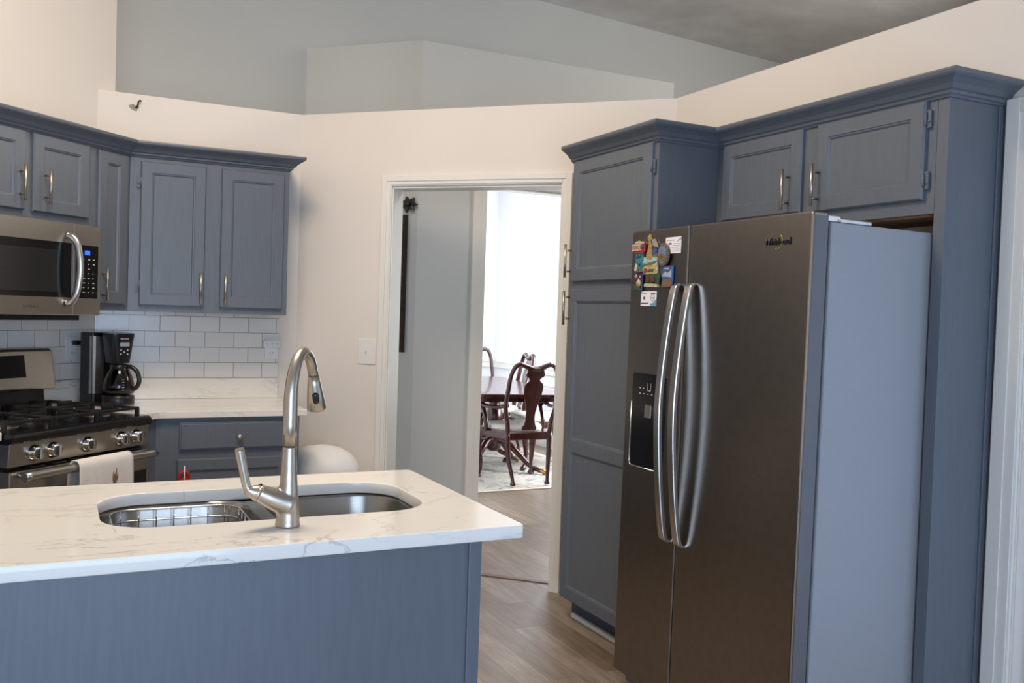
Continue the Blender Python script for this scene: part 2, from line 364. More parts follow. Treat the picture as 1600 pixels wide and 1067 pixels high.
struct(MB().box(bx2+t, 4.75, 10.085, 10.1, 0, .14).build('baseboard_dining_back', 'trim', bev=.003))
struct(MB().box(4.735, 4.75, 5.98, 10.085, 0, .14).build('baseboard_dining_right', 'trim', bev=.003))
m = MB(); m.box(bx2+t, 4.75, 10.07, 10.1, .78, .85); m.box(bx2+t, 4.75, 10.06, 10.1, .845, .86)
m.box(4.72, 4.75, 5.98, 10.07, .78, .85); m.box(4.71, 4.75, 5.98, 10.06, .845, .86)
def frame(mb, a0, a1, z0, z1, f, w=.022):
    for p in ((a0, a1, z0, z0+w), (a0, a1, z1-w, z1), (a0, a0+w, z0+w, z1-w), (a1-w, a1, z0+w, z1-w)): f(*p)
for a0, a1 in ((8.2, 9.95), (6.2, 7.98)): frame(m, a0, a1, .26, .68, lambda a, b, c, d: m.box(4.738, 4.75, a, b, c, d))
for a0, a1 in ((4.05, 4.62), (2.4, 3.9)): frame(m, a0, a1, .26, .68, lambda a, b, c, d: m.box(a, b, 10.088, 10.1, c, d))
struct(m.build('trim_4', 'trim', bev=.003))
# windows (frames, panes) that let the daylight in
def window(name, w, h, loc, rz, nx=2):
    mb = MB()
    for a, b, c, d in ((-w/2, w/2, 0, .05), (-w/2, w/2, h-.05, h), (-w/2, -w/2+.05, .05, h-.05), (w/2-.05, w/2, .05, h-.05)): mb.box(a, b, 0, .06, c, d)
    for k in range(1, nx): x = -w/2+w*k/nx; mb.box(x-.025, x+.025, 0, .06, .05, h-.05)
    mb.box(-w/2+.05, w/2-.05, .01, .05, h/2-.015, h/2+.015)
    o = struct(place(mb.build(name, 'white_plastic'), loc, rz))
    MB().box(-w/2+.05, w/2-.05, .028, .032, .05, h-.05).build('pane', 'glass', o); return o
window('window_1', 2.8, 2.29, (-.3, -1.92, .06), math.pi, 3)
window('window_2', 1.7, 1.9, (4.78, 7.25, .6), A4)
window('window_3', 1.6, 1.6, (3.1, 10.13, .8), 0)
d3 = MB()
frame(d3, .02, 1.68, .02, 2.05, lambda a, b, c, d: d3.box(a, b, .05, .09, c, d), .07); d3.box(.82, .88, .05, .09, .09, 1.98)
door = struct(place(d3.build('door_1', 'white_plastic'), (WX, 1.86, 0), A4))
MB().box(.09, .82, .068, .072, .09, 1.98).box(.88, 1.61, .068, .072, .09, 1.98).build('pane', 'glass', door)
struct(MB().box(-40, 40, -60, -2.03, -.25, -.12).box(9.2, 60, -2.03, 60, -.25, -.12).box(-40, 9.2, 11.1, 60, -.25, -.12).build('ground', 'grass'))
struct(MB().prism([(DX+S0*R2+.076, DY-S0*R2+.076), (DX+S1*R2+.076, DY-S1*R2+.076), (DX+S1*R2+.103, DY-S1*R2+.103), (DX+S0*R2+.103, DY-S0*R2+.103)], .0, .006).build('trim_5', plain('threshold_strip', (.16, .11, .075), .5)))

# ------------------------------------------------------------------ cabinetry helpers (local: x right, front faces -y, face plane y=0)
def panel_door(x0, x1, z0, z1, yb=0, t=.019, fw=.052, splits=(), rec=.009):
    m = MB(); c = .005; yf = yb-t
    def ring(a, b):
        (ax0, ax1, az0, az1, ay), (bx0, bx1, bz0, bz1, by) = a, b
        A = [(ax0, ay, az0), (ax1, ay, az0), (ax1, ay, az1), (ax0, ay, az1)]; B = [(bx0, by, bz0), (bx1, by, bz0), (bx1, by, bz1), (bx0, by, bz1)]
        m.add(A+B, [(i, (i+1) % 4, 4+(i+1) % 4, 4+i) for i in range(4)])
    m.add([(x0, yb, z0), (x1, yb, z0), (x1, yb, z1), (x0, yb, z1)], [(3, 2, 1, 0)])
    ring((x0, x1, z0, z1, yb), (x0, x1, z0, z1, yf+.007)); ring((x0, x1, z0, z1, yf+.007), (x0+c, x1-c, z0+c, z1-c, yf))
    cuts = [z0]+[s for s in splits]+[z1]; opens = []
    for i in range(len(cuts)-1):
        lo = cuts[i]+(fw if i == 0 else fw*.5); hi = cuts[i+1]-(fw if i == len(cuts)-2 else fw*.5); opens.append((lo, hi))
    q = lambda a, b, c_, d: m.add([(a, yf, c_), (b, yf, c_), (b, yf, d), (a, yf, d)], [(0, 1, 2, 3)])
    q(x0+c, x0+fw, z0+c, z1-c); q(x1-fw, x1-c, z0+c, z1-c)
    zz = z0+c
    for lo, hi in opens:
        q(x0+fw, x1-fw, zz, lo); zz = hi
        a = (x0+fw, x1-fw, lo, hi, yf); steps = [(.002, .003), (.006, .0035), (.011, rec)]
        prev = a
        for ins, dep in steps:
            nx = (x0+fw+ins, x1-fw-ins, lo+ins, hi-ins, yf+dep); ring(prev, nx); prev = nx
        m.add([(prev[0], prev[4], prev[2]), (prev[1], prev[4], prev[2]), (prev[1], prev[4], prev[3]), (prev[0], prev[4], prev[3])], [(0, 1, 2, 3)])
    q(x0+fw, x1-fw, zz, z1-c)
    return m
def bar_pull(parent, x, y, z0, z1, r=.006):
    m = MB(); d = .032
    m.tube([(x, y-d, z0), (x, y-d, z1)], r, 12)
    for z in (z0+.028, z1-.028): m.tube([(x, y, z), (x, y-d, z)], .0045, 10)
    o = m.build('handle', 'nickel', parent); o['label'] = 'brushed nickel bar handle'; return o
def hinge(parent, x, y, z, side=1):
    m = MB(); m.box(x, x+side*.016, y-.006, y, z-.028, z+.028); m.tube([(x, y-.010, z-.022), (x, y-.010, z+.022)], .0045, 8); m.tube([(x+side*.010, y-.008, z-.012), (x+side*.010, y-.008, z-.006)], .003, 6)
    return m.build('hinge', 'cab', parent)
def door_part(root, x0, x1, z0, z1, pull=None, hinge_side=0, **k):
    mb = panel_door(x0, x1, z0, z1, **k); mb_o = mb.build('door', 'cab', root)
    yf = k.get('yb', 0)-k.get('t', .019)
    if pull: bar_pull(mb_o, pull[0], yf, pull[1], pull[2])
    if hinge_side:
        xs = x1 if hinge_side > 0 else x0
        dz = .10 if (z1-z0) > .45 else .06
        for z in (z0+dz, z1-dz): hinge(mb_o, xs, k.get('yb', 0)-.004, z, hinge_side)
    return mb_o
def flip(x0, x1): return (-x1, -x0)
CROWN = [(.0012, 2.128), (.006, 2.128), (.010, 2.134), (.016, 2.138), (.018, 2.146), (.026, 2.150), (.036, 2.163), (.052, 2.174), (.064, 2.180), (.070, 2.186), (.072, 2.194), (.070, 2.200), (.0012, 2.200)]

# ---- range-wall cabinets (local x = -s)
UP = .33
w = thing('wall_cabinet', 'wide two-door grey wall cabinet directly above the microwave', 'cabinet', (CX, CY, 0), A1)
MB().box(-1.165, -.395, -UP, -.003, 1.757, 2.14).build('body', 'cab', w, bev=.001)
door_part(w, -1.125, -.770, 1.793, 2.127, (-.800, 1.83, 1.98), yb=-UP)
door_part(w, -.727, -.410, 1.793, 2.127, (-.667, 1.83, 1.98), yb=-UP)
w = thing('wall_cabinet', 'narrow one-door grey wall cabinet in the corner between microwave and two-door cabinet', 'cabinet', (CX, CY, 0), A1)
tt = math.tan(math.radians(22.5))
m = MB(); m.prism([(-.393, -.003), (-.393, -UP), (-UP*tt-.001, -UP), (-.003, -.003)], 1.375, 2.14); m.build('body', 'cab', w, bev=.001)
door_part(w, -.352, -.165, 1.407, 2.122, (-.325, 1.42, 1.574), yb=-UP)
w = thing('wall_cabinet', 'grey wall cabinet at the left picture edge, left of the microwave', 'cabinet', (CX, CY, 0), A1)
MB().box(-1.95, -1.167, -UP, -.003, 1.375, 2.14).build('body', 'cab', w, bev=.001)
door_part(w, -1.54, -1.19, 1.407, 2.122, (-1.22, 1.42, 1.574), yb=-UP); door_part(w, -1.92, -1.57, 1.407, 2.122, (-1.88, 1.42, 1.574), yb=-UP)
# ---- cabinet-wall two-door unit
UX0, UX1 = CX+UP*tt+.001, 1.0864
w = thing('wall_cabinet', 'tall two-door grey wall cabinet over the coffee maker counter', 'cabinet', (0, CY, 0), 0)
m = MB(); m.prism([(CX+.003, -.003), (UX0, -UP), (UX1, -UP), (UX1, -.003)], 1.375, 2.14); m.build('body', 'cab', w, bev=.001)
d = door_part(w, .362, .668, 1.405, 2.108, (.648, 1.42, 1.577), -1, yb=-UP)
d = door_part(w, .743, 1.060, 1.405, 2.108, (.768, 1.42, 1.577), 0, yb=-UP)
# crown over both runs
e1 = lambda s: (CX-s*R2+UP*R2, CY-s*R2-UP*R2)
cr = MB().sweep([e1(1.95), (UX0-.001, CY-UP), (UX1, CY-UP), (UX1, CY-.004)], CROWN).build('crown_moulding', 'cab', bev=.0008)
tag(cr, 'grey crown moulding along the wall cabinets over microwave and coffee maker', 'moulding')

# ---- backsplash
def tileslab(name, x0, x1, y0, y1, z0, z1, loc, rz, label):
    o = place(MB().box(x0, x1, y0, y1, z0, z1).build(name, 'tile'), loc, rz); return tag(o, label, 'backsplash')
# object origin offset so that the tile courses line up
o = MB().box(CX-.038+.004, 1.119-.038, -.008, -.0005, 0, .352).build('tile_backsplash', 'tile'); place(o, (.038, CY, 1.0225), 0)
tag(o, 'white subway tile backsplash behind the coffee maker, under the two-door cabinet', 'backsplash')
o = MB().box(-1.95, -.004, -.008, -.0005, 0, .352).build('tile_backsplash', 'tile'); place(o, (CX, CY, 1.0225), A1)
tag(o, 'white subway tile backsplash on the angled wall behind the range', 'backsplash')

# ---- counters
CD, ZC, TH = .642, .911, .032
kx = CX+CD*tt
ct = thing('countertop', 'white veined quartz countertop carrying the coffee maker', 'countertop')
ps = lambda s, off: (CX-s*R2+off*R2, CY-s*R2-off*R2)
MB().prism([(CX, CY-.001), ps(.36, .001), ps(.36, CD), (kx, CY-CD), (1.1335, CY-CD), (1.1335, CY-.001)], ZC-TH, ZC).build('slab', 'marble', ct, bev=.003)
m = MB(); m.box(CX+.01, 1.119, CY-.020, CY-.0015, ZC+.0005, 1.0215); m.build('upstand', 'marble', ct, bev=.002)
up1 = MB().box(-.358, -.012, -.020, -.0015, ZC+.0005, 1.0215).build('upstand', 'marble', ct, bev=.002); place(up1, (CX, CY, 0), A1)
ct2 = thing('countertop', 'short quartz countertop at left picture edge, left of the range', 'countertop', (CX, CY, 0), A1)
MB().box(-1.95, -1.137, -CD, -.001, ZC-TH, ZC).build('slab', 'marble', ct2, bev=.003)
MB().box(-1.95, -1.137, -.020, -.0015, ZC+.0005, 1.0215).build('upstand', 'marble', ct2, bev=.002)
b2 = thing('base_cabinet', 'grey base cabinet left of the range', 'cabinet', (CX, CY, 0), A1)
MB().box(-1.95, -1.137, -.60, -.003, .1, ZC-TH-.001).box(-1.95, -1.137, -.53, -.003, 0, .1).build('body', 'cab', b2, bev=.001)
door_part(b2, -1.53, -1.16, .13, .68, None, yb=-.60)
# base cabinet under coffee-maker counter
bc = thing('base_cabinet', 'grey base cabinet with knobbed drawer under the coffee maker counter', 'cabinet', (0, CY, 0), 0)
fd = .615; k2 = CX+fd*tt
lp = lambda s, off: (CX-s*R2+off*R2, -s*R2-off*R2)
MB().prism([(CX, -.003), lp(.362, .003), lp(.362, fd), (k2, -fd), (1.102, -fd), (1.102, -.003)], .1, ZC-TH-.001).build('body', 'cab', bc, bev=.001)
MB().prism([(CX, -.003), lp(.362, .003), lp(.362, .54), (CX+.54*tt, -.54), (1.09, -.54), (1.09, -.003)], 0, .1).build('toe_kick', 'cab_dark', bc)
m = MB(); m.box(.532, 1.052, -fd-.010, -fd, .722, .858); m.prism([(.532, .722), (1.052, .722), (1.052, .858), (.532, .858)], -fd-.010, -fd-.011, 'y')
dr = MB(); x0, x1, z0, z1 = .532, 1.052, .722, .858
dr.box(x0, x1, -fd-.012, -fd, z0, z1); dr.box(x0+.008, x1-.008, -fd-.019, -fd-.012, z0+.008, z1-.008)
dr = dr.build('drawer', 'cab', bc, bev=.004)
MB().lathe([(.006, 0), (.006, .012), (.014, .017), (.0155, .022), (.013, .027), (.004, .029)], (.808, -fd-.019, .782), 18, axis='y').build('knob', 'nickel', dr)
for q in ((.560, .842), (.802, .846)): MB().lathe([(.003, -.001), (.003, .0015)], (q[0], -fd-.019, q[1]), 8, axis='y').build('screw_hole', 'gasket', dr)
door_part(bc, .524, 1.052, .13, .682, None, 1, yb=-fd)
rl = thing('cabinet_lock', 'small red plastic child lock hooked on the base cabinet door', 'lock', (.556, CY-fd-.022, .59), 0)
m = MB(); m.tube([(.03*math.cos(a)*.75, -.012, .012+.026*math.sin(a)) for a in [i*math.pi/8 for i in range(16)]], .006, 8, closed=True); m.box(-.012, .012, -.020, -.001, -.045, .008); m.build('body', 'red', rl, bev=.002)
MB().tube([(0, -.022, -.03), (0, -.022, .065)], .004, 8).build('pin', 'white_plastic', rl)

# ------------------------------------------------------------------ range
rg = thing('range', 'stainless gas range with black cooktop below the microwave', 'range', (CX, CY, 0), A1)
RX0, RX1 = -1.132, -.366
MB().box(RX0, RX1, -.62, -.03, .02, .862).build('body', 'black', rg, bev=.003)
m = MB(); m.prism([(-.03, .862), (-.66, .862), (-.682, .868), (-.686, .890), (-.680, .903), (-.665, .907), (-.03, .907)], RX0, RX1, 'x'); m.build('cooktop', 'black_gloss', rg, bev=.006, seg=3)
m = MB(); m.prism([(-.60, .866), (-.672, .866), (-.664, .775), (-.60, .775)], RX0+.003, RX1-.003, 'x'); cp = m.build('control_panel', 'steel', rg, bev=.003)
for s in (1.015, .922, .74, .545, .452):
    m = MB(); m.lathe([(.034, 0), (.034, .006), (.030, .012), (.027, .030), (.025, .034), (0.002, .034)], (-s, -.667, .822), 24, axis='y'); m.box(-s-.006, -s+.006, -.712, -.700, .800, .844)
    m.build('knob', 'chrome', rg, bev=.001)
m = MB(); m.box(RX0+.004, RX1-.004, -.672, -.62, .22, .757); od = m.build('oven_door', 'steel', rg, bev=.004)
MB().box(RX0+.12, RX1-.02, -.6745, -.672, .30, .665).build('window', 'mgrey', od)
m = MB(); m.tube(spline([(-.345-.762, -.722, .742), (-.9, -.732, .7455), (-.55, -.732, .7455), (-.385, -.722, .742)], 6), .018, 14, flat=1)
for x in (-1.09, -.41): m.tube([(x, -.672, .742), (x, -.722, .742)], .011, 10)
m.build('handle', 'handle_steel', od)
m = MB()
for k in range(6): m.box(-1.02+.11*k, -.95+.11*k, -.660, -.640, .760, .766)
m.build('vent_slots', 'gasket', rg)
MB().box(RX0+.01, RX1-.01, -.66, -.62, .03, .205).build('storage_drawer', 'steel', rg, bev=.004)
m = MB(); m.prism([(-.02, .907), (-.085, .907), (-.072, 1.01), (-.02, 1.01)], RX0+.02, RX1-.02, 'x'); m.build('backguard_base', 'black', rg, bev=.003)
m = MB(); m.prism([(-.015, 1.0), (-.125, 1.0), (-.128, 1.012), (-.098, 1.178), (-.085, 1.188), (-.015, 1.188)], RX0, RX1, 'x'); m.build('backguard', 'steel', rg, bev=.006, seg=3)
m = MB(); m.add([(x, y, z) for x, (y, z) in ((-.98, (-.1205, 1.06)), (-.532, (-.1205, 1.06)), (-.532, (-.1045, 1.16)), (-.98, (-.1045, 1.16)))]+[(x, y+.004, z) for x, (y, z) in ((-.98, (-.1205, 1.06)), (-.532, (-.1205, 1.06)), (-.532, (-.1045, 1.16)), (-.98, (-.1045, 1.16)))], [(0, 1, 2, 3), (7, 6, 5, 4), (0, 4, 5, 1), (1, 5, 6, 2), (2, 6, 7, 3), (3, 7, 4, 0)])
m.build('display', 'black_gloss', rg)
GRX = [(-1.115, -.875), (-.868, -.630), (-.623, -.383)]
for gi, (a, b) in enumerate(GRX):
    m = MB(); z = .945
    for y in (-.62, -.11): m.box(a, b, y-.007, y+.007, z-.012, z)
    for x in (a+.007, b-.007): m.box(x-.007, x+.007, -.62, -.11, z-.012, z)
    m.box(a, b, -.372, -.358, z-.012, z)
    cx = (a+b)/2
    for cy in (-.49, -.24):
        for q in range(4):
            an = q*math.pi/2+math.pi/4*(0 if gi != 1 else 0); dx, dy = math.cos(an), math.sin(an)
            p0 = Vector((cx+dx*.035, cy+dy*.035)); p1 = Vector((cx+dx*(.115 if abs(dx) > .5 else .125), cy+dy*(.115 if abs(dx) > .5 else .125)))
            if abs(dx) > .5: m.box(min(p0.x, p1.x), max(p0.x, p1.x), cy-.006, cy+.006, z-.010, z+.006)
            else: m.box(cx-.006, cx+.006, min(p0.y, p1.y), max(p0.y, p1.y), z-.010, z+.006)
    for x in (a+.007, b-.007):
        for y in (-.62, -.365, -.11): m.box(x-.008, x+.008, y-.008, y+.008, .905, z-.008)
    m.build('burner_grate', 'iron', rg, bev=.002)
for cx, cy, r in ((-.995, -.49, .045), (-.995, -.24, .035), (-.749, -.365, .05), (-.503, -.49, .045), (-.503, -.24, .035)):
    m = MB(); m.lathe([(r+.012, .905), (r+.012, .912), (r, .918), (r, .924), (r-.004, .930), (.002, .931)], (cx, cy, 0), 24); bo = m.build('burner', 'iron', rg)
    MB().lathe([(r+.014, .9055), (r+.014, .910), (r+.0125, .910)], (cx, cy, 0), 24).build('burner_ring', 'steel', bo)
# towel over the oven handle
tw = MB(); nx, rows = 22, []
path = [(-.700, .56), (-.702, .66), (-.706, .735), (-.710, .754), (-.720, .768), (-.733, .772), (-.748, .767), (-.757, .750), (-.759, .70), (-.760, .62), (-.762, .50), (-.762, .42)]
P = spline([(0, a, b) for a, b in path], 3)
for p in P:
    for i in range(nx+1):
        u = i/nx; x = -.872+.300*u; wv = .004*math.sin(u*17+p.z*9)*min(1, max(0, (.76-p.z)*6)); tw.v.append((x+.02*(.76-p.z)*(u-.5), p.y+wv, p.z))
k = nx+1
for j in range(len(P)-1):
    for i in range(nx): tw.f.append((j*k+i, j*k+i+1, (j+1)*k+i+1, (j+1)*k+i)); tw.m.append(0); tw.sm.append(True)
tow = thing('hand_towel', 'white waffle hand towel draped over the oven door handle', 'towel', (CX, CY, 0), A1)
to = tw.build('cloth', 'towel', tow); sd = to.modifiers.new('thick', 'SOLIDIFY'); sd.thickness = .005; sd.offset = 1
m = MB()
for a, l in ((-8, .055), (10, .068), (28, .045)):
    c, s_ = math.cos(math.radians(a)), math.sin(math.radians(a)); pr = [(0, 0), (-.007, l*.45), (0, l), (.007, l*.5)]
    m.prism([(-.690+x*c+y*s_, .655+y*c-x*s_) for x, y in pr], -.7715, -.7695, 'y')
m.build('embroidery', plain('brown_embroidery', (.28, .16, .08), .8), tow)

# ------------------------------------------------------------------ microwave
mw = thing('microwave', 'stainless over-the-range microwave with black window under the wall cabinet', 'microwave', (CX, CY, 0), A1)
a, b = -1.173, -.412
MB().box(a, b, -.385, -.0095, 1.352, 1.7555).build('body', 'black', mw, bev=.002)
md = MB().box(a, -.577, -.42, -.386, 1.352, 1.755).build('door', 'steel', mw, bev=.003)
MB().box(a+.05, -.590, -.423, -.4205, 1.430, 1.668).build('window', 'black_gloss', md)
MB().box(a+.09, -.665, -.4245, -.4232, 1.452, 1.632).build('window_mesh', 'mgrey', md)
MB().tube(spline([(-.612, -.422, 1.700), (-.606, -.445, 1.692), (-.600, -.468, 1.655), (-.597, -.480, 1.56), (-.600, -.468, 1.46), (-.606, -.445, 1.412), (-.612, -.422, 1.403)], 6), .012, 14, flat=1.25).build('handle', 'handle_steel', md)
text_mesh('SAMSUNG', .016, (-.80, -.4205, 1.388), FRONT, 'ink', md, 'lettering', width=.085)
mc = MB().box(-.575, b, -.42, -.386, 1.352, 1.755).build('control_panel', 'steel', mw, bev=.003)
MB().box(-.562, -.432, -.4225, -.4202, 1.428, 1.665).build('keypad', 'black_gloss', mc)
MB().box(-.512, -.482, -.4235, -.4227, 1.622, 1.642).build('clock', 'blue_led', mc)
m = MB()
for r in range(8):
    for c in range(4):
        if random.random() < .85: m.box(-.548+c*.028, -.548+c*.028+random.choice((.005, .008, .011)), -.4232, -.4226, 1.600-r*.021, 1.600-r*.021+.004)
m.build('key_legends', 'light_ink', mc)
MB().box(a+.02, b-.06, -.36, -.05, 1.328, 1.3515).build('vent_grille', 'black', mw, bev=.003)

# ------------------------------------------------------------------ coffee maker
cm = thing('coffee_maker', 'black and steel drip coffee maker in the counter corner beside the range', 'coffee maker', (.232, 5.022, ZC), math.radians(31))
m = MB(); m.prism(rrect(-.088, .088, -.02, .092, .012, 4), 0, .05); m.lathe([(.076, 0), (.078, .006), (.078, .040), (.074, .046), (.002, .047)], (.010, -.080, 0), 36); m.build('base', 'black', cm, bev=.002)
m = MB(); m.prism(rrect(-.088, .088, -.012, .092, .010, 4), .05, .352); m.build('tower', 'black', cm, bev=.003)
m = MB(); m.prism([(-.0885, -.004), (-.0885, .010), (-.084, .008), (-.072, -.0125), (-.030, -.0125), (-.030, -.020), (-.074, -.020)], .052, .335); m.build('side_trim', 'steel', cm)
m = MB()
top = rrect(-.050, .078, -.128, -.0125, .03, 6); bot = rrect(-.030, .058, -.122, -.0125, .03, 6); n_ = len(top)
m.add([(x, y, .352) for x, y in top]+[(x, y, .345) for x, y in top]+[(x, y, .205) for x, y in bot], [tuple(range(n_)), tuple(range(2*n_, 3*n_))[::-1]]+[(k*n_+i, (k+1)*n_+i, (k+1)*n_+(i+1) % n_, k*n_+(i+1) % n_) for k in (0, 1) for i in range(n_)])
hd = m.build('brew_head', 'black', cm, bev=.002)
MB().box(-.014, .036, -.1292, -.124, .288, .308).build('display', 'lcd', hd)
m = MB()
for x, z in ((-.012, .270), (.024, .270), (.006, .260), (-.012, .250), (.024, .250)): m.lathe([(.0042, 0), (.0038, .003), (.001, .0035)], (x+.004, -.1245, z), 10, axis='y')
m.build('buttons', 'light_ink', hd)
text_mesh('MR.COFFEE', .011, (.010, -.1288, .325), FRONT, 'light_ink', hd, 'lettering', width=.044)
MB().lathe([(.055, .052), (.070, .056), (.0745, .072), (.073, .10), (.064, .135), (.050, .165), (.041, .182), (.041, .187), (.038, .187), (.038, .181), (.047, .164), (.061, .134), (.070, .10), (.0715, .073), (.067, .059), (.002, .056)], (.012, -.085, 0), 32).build('carafe', 'carafe', cm)
MB().lathe([(.0425, .176), (.045, .180), (.044, .192), (.036, .200), (.002, .202)], (.012, -.085, 0), 28).build('carafe_lid', 'black', cm)
MB().tube(spline([(.032, -.118, .188), (.046, -.142, .184), (.060, -.164, .158), (.064, -.172, .115), (.054, -.158, .082), (.044, -.145, .078)], 6), [.012]*31, 10, flat=.9).build('carafe_handle', 'black', cm)
m = MB()
for k in range(5): m.box(-.022, -.010, -.1595, -.1585, .075+k*.013, .0765+k*.013)
m.build('carafe_marks', 'light_ink', cm)
MB().lathe([(.05, .045), (.05, .050), (.002, .0505)], (.012, -.085, 0), 24).build('warming_plate', 'black_gloss', cm)

# ------------------------------------------------------------------ outlets, switch
def outlet(name, label, loc, rz, cat='outlet'):
    o = thing(name, label, cat, loc, rz)
    MB().box(-.036, .036, -.006, 0, -.058, .058).build('plate', 'white_plastic', o, bev=.002)
    for z in (.026, -.026):
        f = MB().prism(rrect(-.017, .017, z-.017, z+.017, .006, 4), -.008, -.006, 'y').build('receptacle', 'white_plastic', o)
        MB().box(-.008, -.006, -.0085, -.008, z-.002, z+.008).box(.006, .008, -.0085, -.008, z-.002, z+.008).lathe([(.0025, 0), (.0025, .0006)], (0, -.008, z-.009), 8, axis='y').build('slots', 'ink', f)
    return o
outlet('wall_outlet', 'white wall outlet on the tile, left of the tap by the counter end', (1.080, CY-.0095, 1.185), 0)
ad = thing('outlet_adapter', 'white triple plug adapter plugged into the upper socket by the tap', 'adapter', (1.078, CY-.0195, 1.211), 0)
MB().prism(rrect(-.046, .046, -.020, .020, .008, 4), -.024, 0, 'y').build('body', 'white_plastic', ad, bev=.003)
m = MB()
for x in (-.028, 0, .028): m.box(x-.006, x-.0045, -.0247, -.0235, -.002, .008).box(x+.0045, x+.006, -.0247, -.0235, -.002, .008).lathe([(.002, 0), (.002, .0007)], (x, -.024, -.008), 8, axis='y')
m.build('slots', 'ink', ad)
o4 = ps(.158, .0095)
outlet('wall_outlet', 'white wall outlet left of the coffee maker, half hidden, with black plug', (*o4, 1.18), A1)
o5 = ps(.145, .0185)
pl = thing('power_plug', 'black appliance plug in the outlet left of the coffee maker', 'plug', (*o5, 1.206), A1)
MB().box(-.016, .016, -.028, 0, -.010, .012).build('body', 'black', pl, bev=.004)
MB().tube(spline([(.01, -.02, 0), (.035, -.03, -.03), (.05, -.035, -.12), (.06, -.03, -.23), (.075, -.05, -.285)], 6), .0035, 8).build('cord', 'black', pl)
sw = thing('light_switch', 'almond light switch plate on the wall left of the doorway', 'light switch', (DX+.448*R2, DY-.448*R2, 1.19), A3)
MB().box(-.054, .054, -.0065, -.0005, -.07, .07).build('plate', 'almond', sw, bev=.003)
MB().box(-.006, .006, -.0085, -.0065, -.014, .014).box(-.004, .004, -.019, -.0085, .0, .009).build('toggle', 'almond', sw, bev=.001)
br = thing('wall_hook', 'small bent metal hook over a smudged plaster hole, high above the cabinets', 'hook', (.360, CY-.001, 2.44), 0)
MB().prism([(-.012+.022*math.cos(a)*(1+.25*math.sin(3*a)), -.012+.017*math.sin(a)*(1+.3*math.cos(2*a+1))) for a in [i*math.pi/10 for i in range(20)]], -.0015, 0, 'y').build('plaster_patch', 'dust', br)
MB().tube(spline([(-.005, -.003, -.012), (.004, -.012, 0), (.006, -.02, .014), (.014, -.022, .024), (.02, -.016, .020)], 5), .004, 8).build('hook', 'iron', br)
# bin in the nook
bn = thing('waste_bin', 'white rounded plastic bin in the corner nook behind the tap', 'bin', (1.297, 4.86, 0), A3)
MB().lathe([(.15, .002), (.17, .02), (.205, .52), (.208, .53), (.19, .531)], (0, 0, 0), 36, sy=.72).build('body', 'white_plastic', bn)
MB().lathe([(.210, .5325), (.212, .55), (.205, .58), (.185, .615), (.15, .65), (.10, .674), (.04, .686), (.002, .688)], (0, 0, 0), 36, sy=.72).build('lid', 'white_plastic', bn)

# ------------------------------------------------------------------ island
IX0, IX1, IY0, IY1 = -1.1, 1.025, 1.970, 2.784
SX0, SX1, SY0, SY1 = .100, .890, 2.215, 2.625
isl = thing('island_cabinet', 'long blue grey kitchen island base in the foreground', 'cabinet')
BR = .920
m = MB(); m.box(IX0+.03, BR, 2.005, 2.012, .0, ZC-TH-.001); m.box(BR-.012, BR, 2.012, 2.755, 0, ZC-TH-.001); m.box(IX0+.03, BR-.012, 2.745, 2.755, .1, ZC-TH-.001); m.box(IX0+.03, IX0+.045, 2.012, 2.745, 0, ZC-TH-.001); m.box(IX0+.045, BR-.012, 2.012, 2.745, .08, .10)
m.build('body', 'cab', isl, bev=.001)
MB().box(BR-.028, BR+.006, 1.998, 2.030, 0, ZC-TH-.001).build('corner_trim', 'cab', isl, bev=.003)
ic = thing('island_countertop', 'white veined quartz island top with sink cutout', 'countertop')
inner = rrect(SX0, SX1, SY0, SY1, .125, 10)
mb = MB()
def outer_pts(): return rrect(IX0, IX1, IY0, IY1, .012, 10)
out = outer_pts(); n_ = len(inner)
for z, fl in ((ZC, 0), (ZC-TH, 1)):
    b0 = len(mb.v); mb.v += [(x, y, z) for x, y in inner]+[(x, y, z) for x, y in out]
    for i in range(n_):
        f = (b0+i, b0+(i+1) % n_, b0+n_+(i+1) % n_, b0+n_+i); mb.f.append(f if fl else f[::-1]); mb.m.append(0); mb.sm.append(False)
for off, lst in ((0, 0), (n_, 0)):
    for i in range(n_):
        j = (i+1) % n_; mb.f.append((off+i, off+j, 2*n_+off+j, 2*n_+off+i)); mb.m.append(0); mb.sm.append(True)
mb.build('slab', 'marble', ic, bev=.003)
# sink
sk = thing('sink', 'double bowl undermount stainless sink in the island top', 'sink')
def bowl(x0, x1, y0, y1, depth, r):
    m = MB(); zt = ZC-TH-.0015; A = rrect(x0, x1, y0, y1, r, 8); n = len(A)
    def ins(d): return rrect(x0+d, x1-d, y0+d, y1-d, max(r-d*.6, .02), 8)
    rings = [(rrect(x0-.018, x1+.018, y0-.018, y1+.018, r+.018, 8), zt), (A, zt), (ins(.004), zt-.01), (ins(.012), zt-depth+.05), (ins(.02), zt-depth+.02), (ins(.045), zt-depth+.003), (ins(.09), zt-depth)]
    for R_, z in rings: m.v += [(x, y, z) for x, y in R_]
    for k in range(len(rings)-1):
        for i in range(n): m.f.append((k*n+i, k*n+(i+1) % n, (k+1)*n+(i+1) % n, (k+1)*n+i)); m.m.append(0); m.sm.append(k > 0)
    m.f.append(tuple((len(rings)-1)*n+i for i in range(n))); m.m.append(0); m.sm.append(False)
    return m
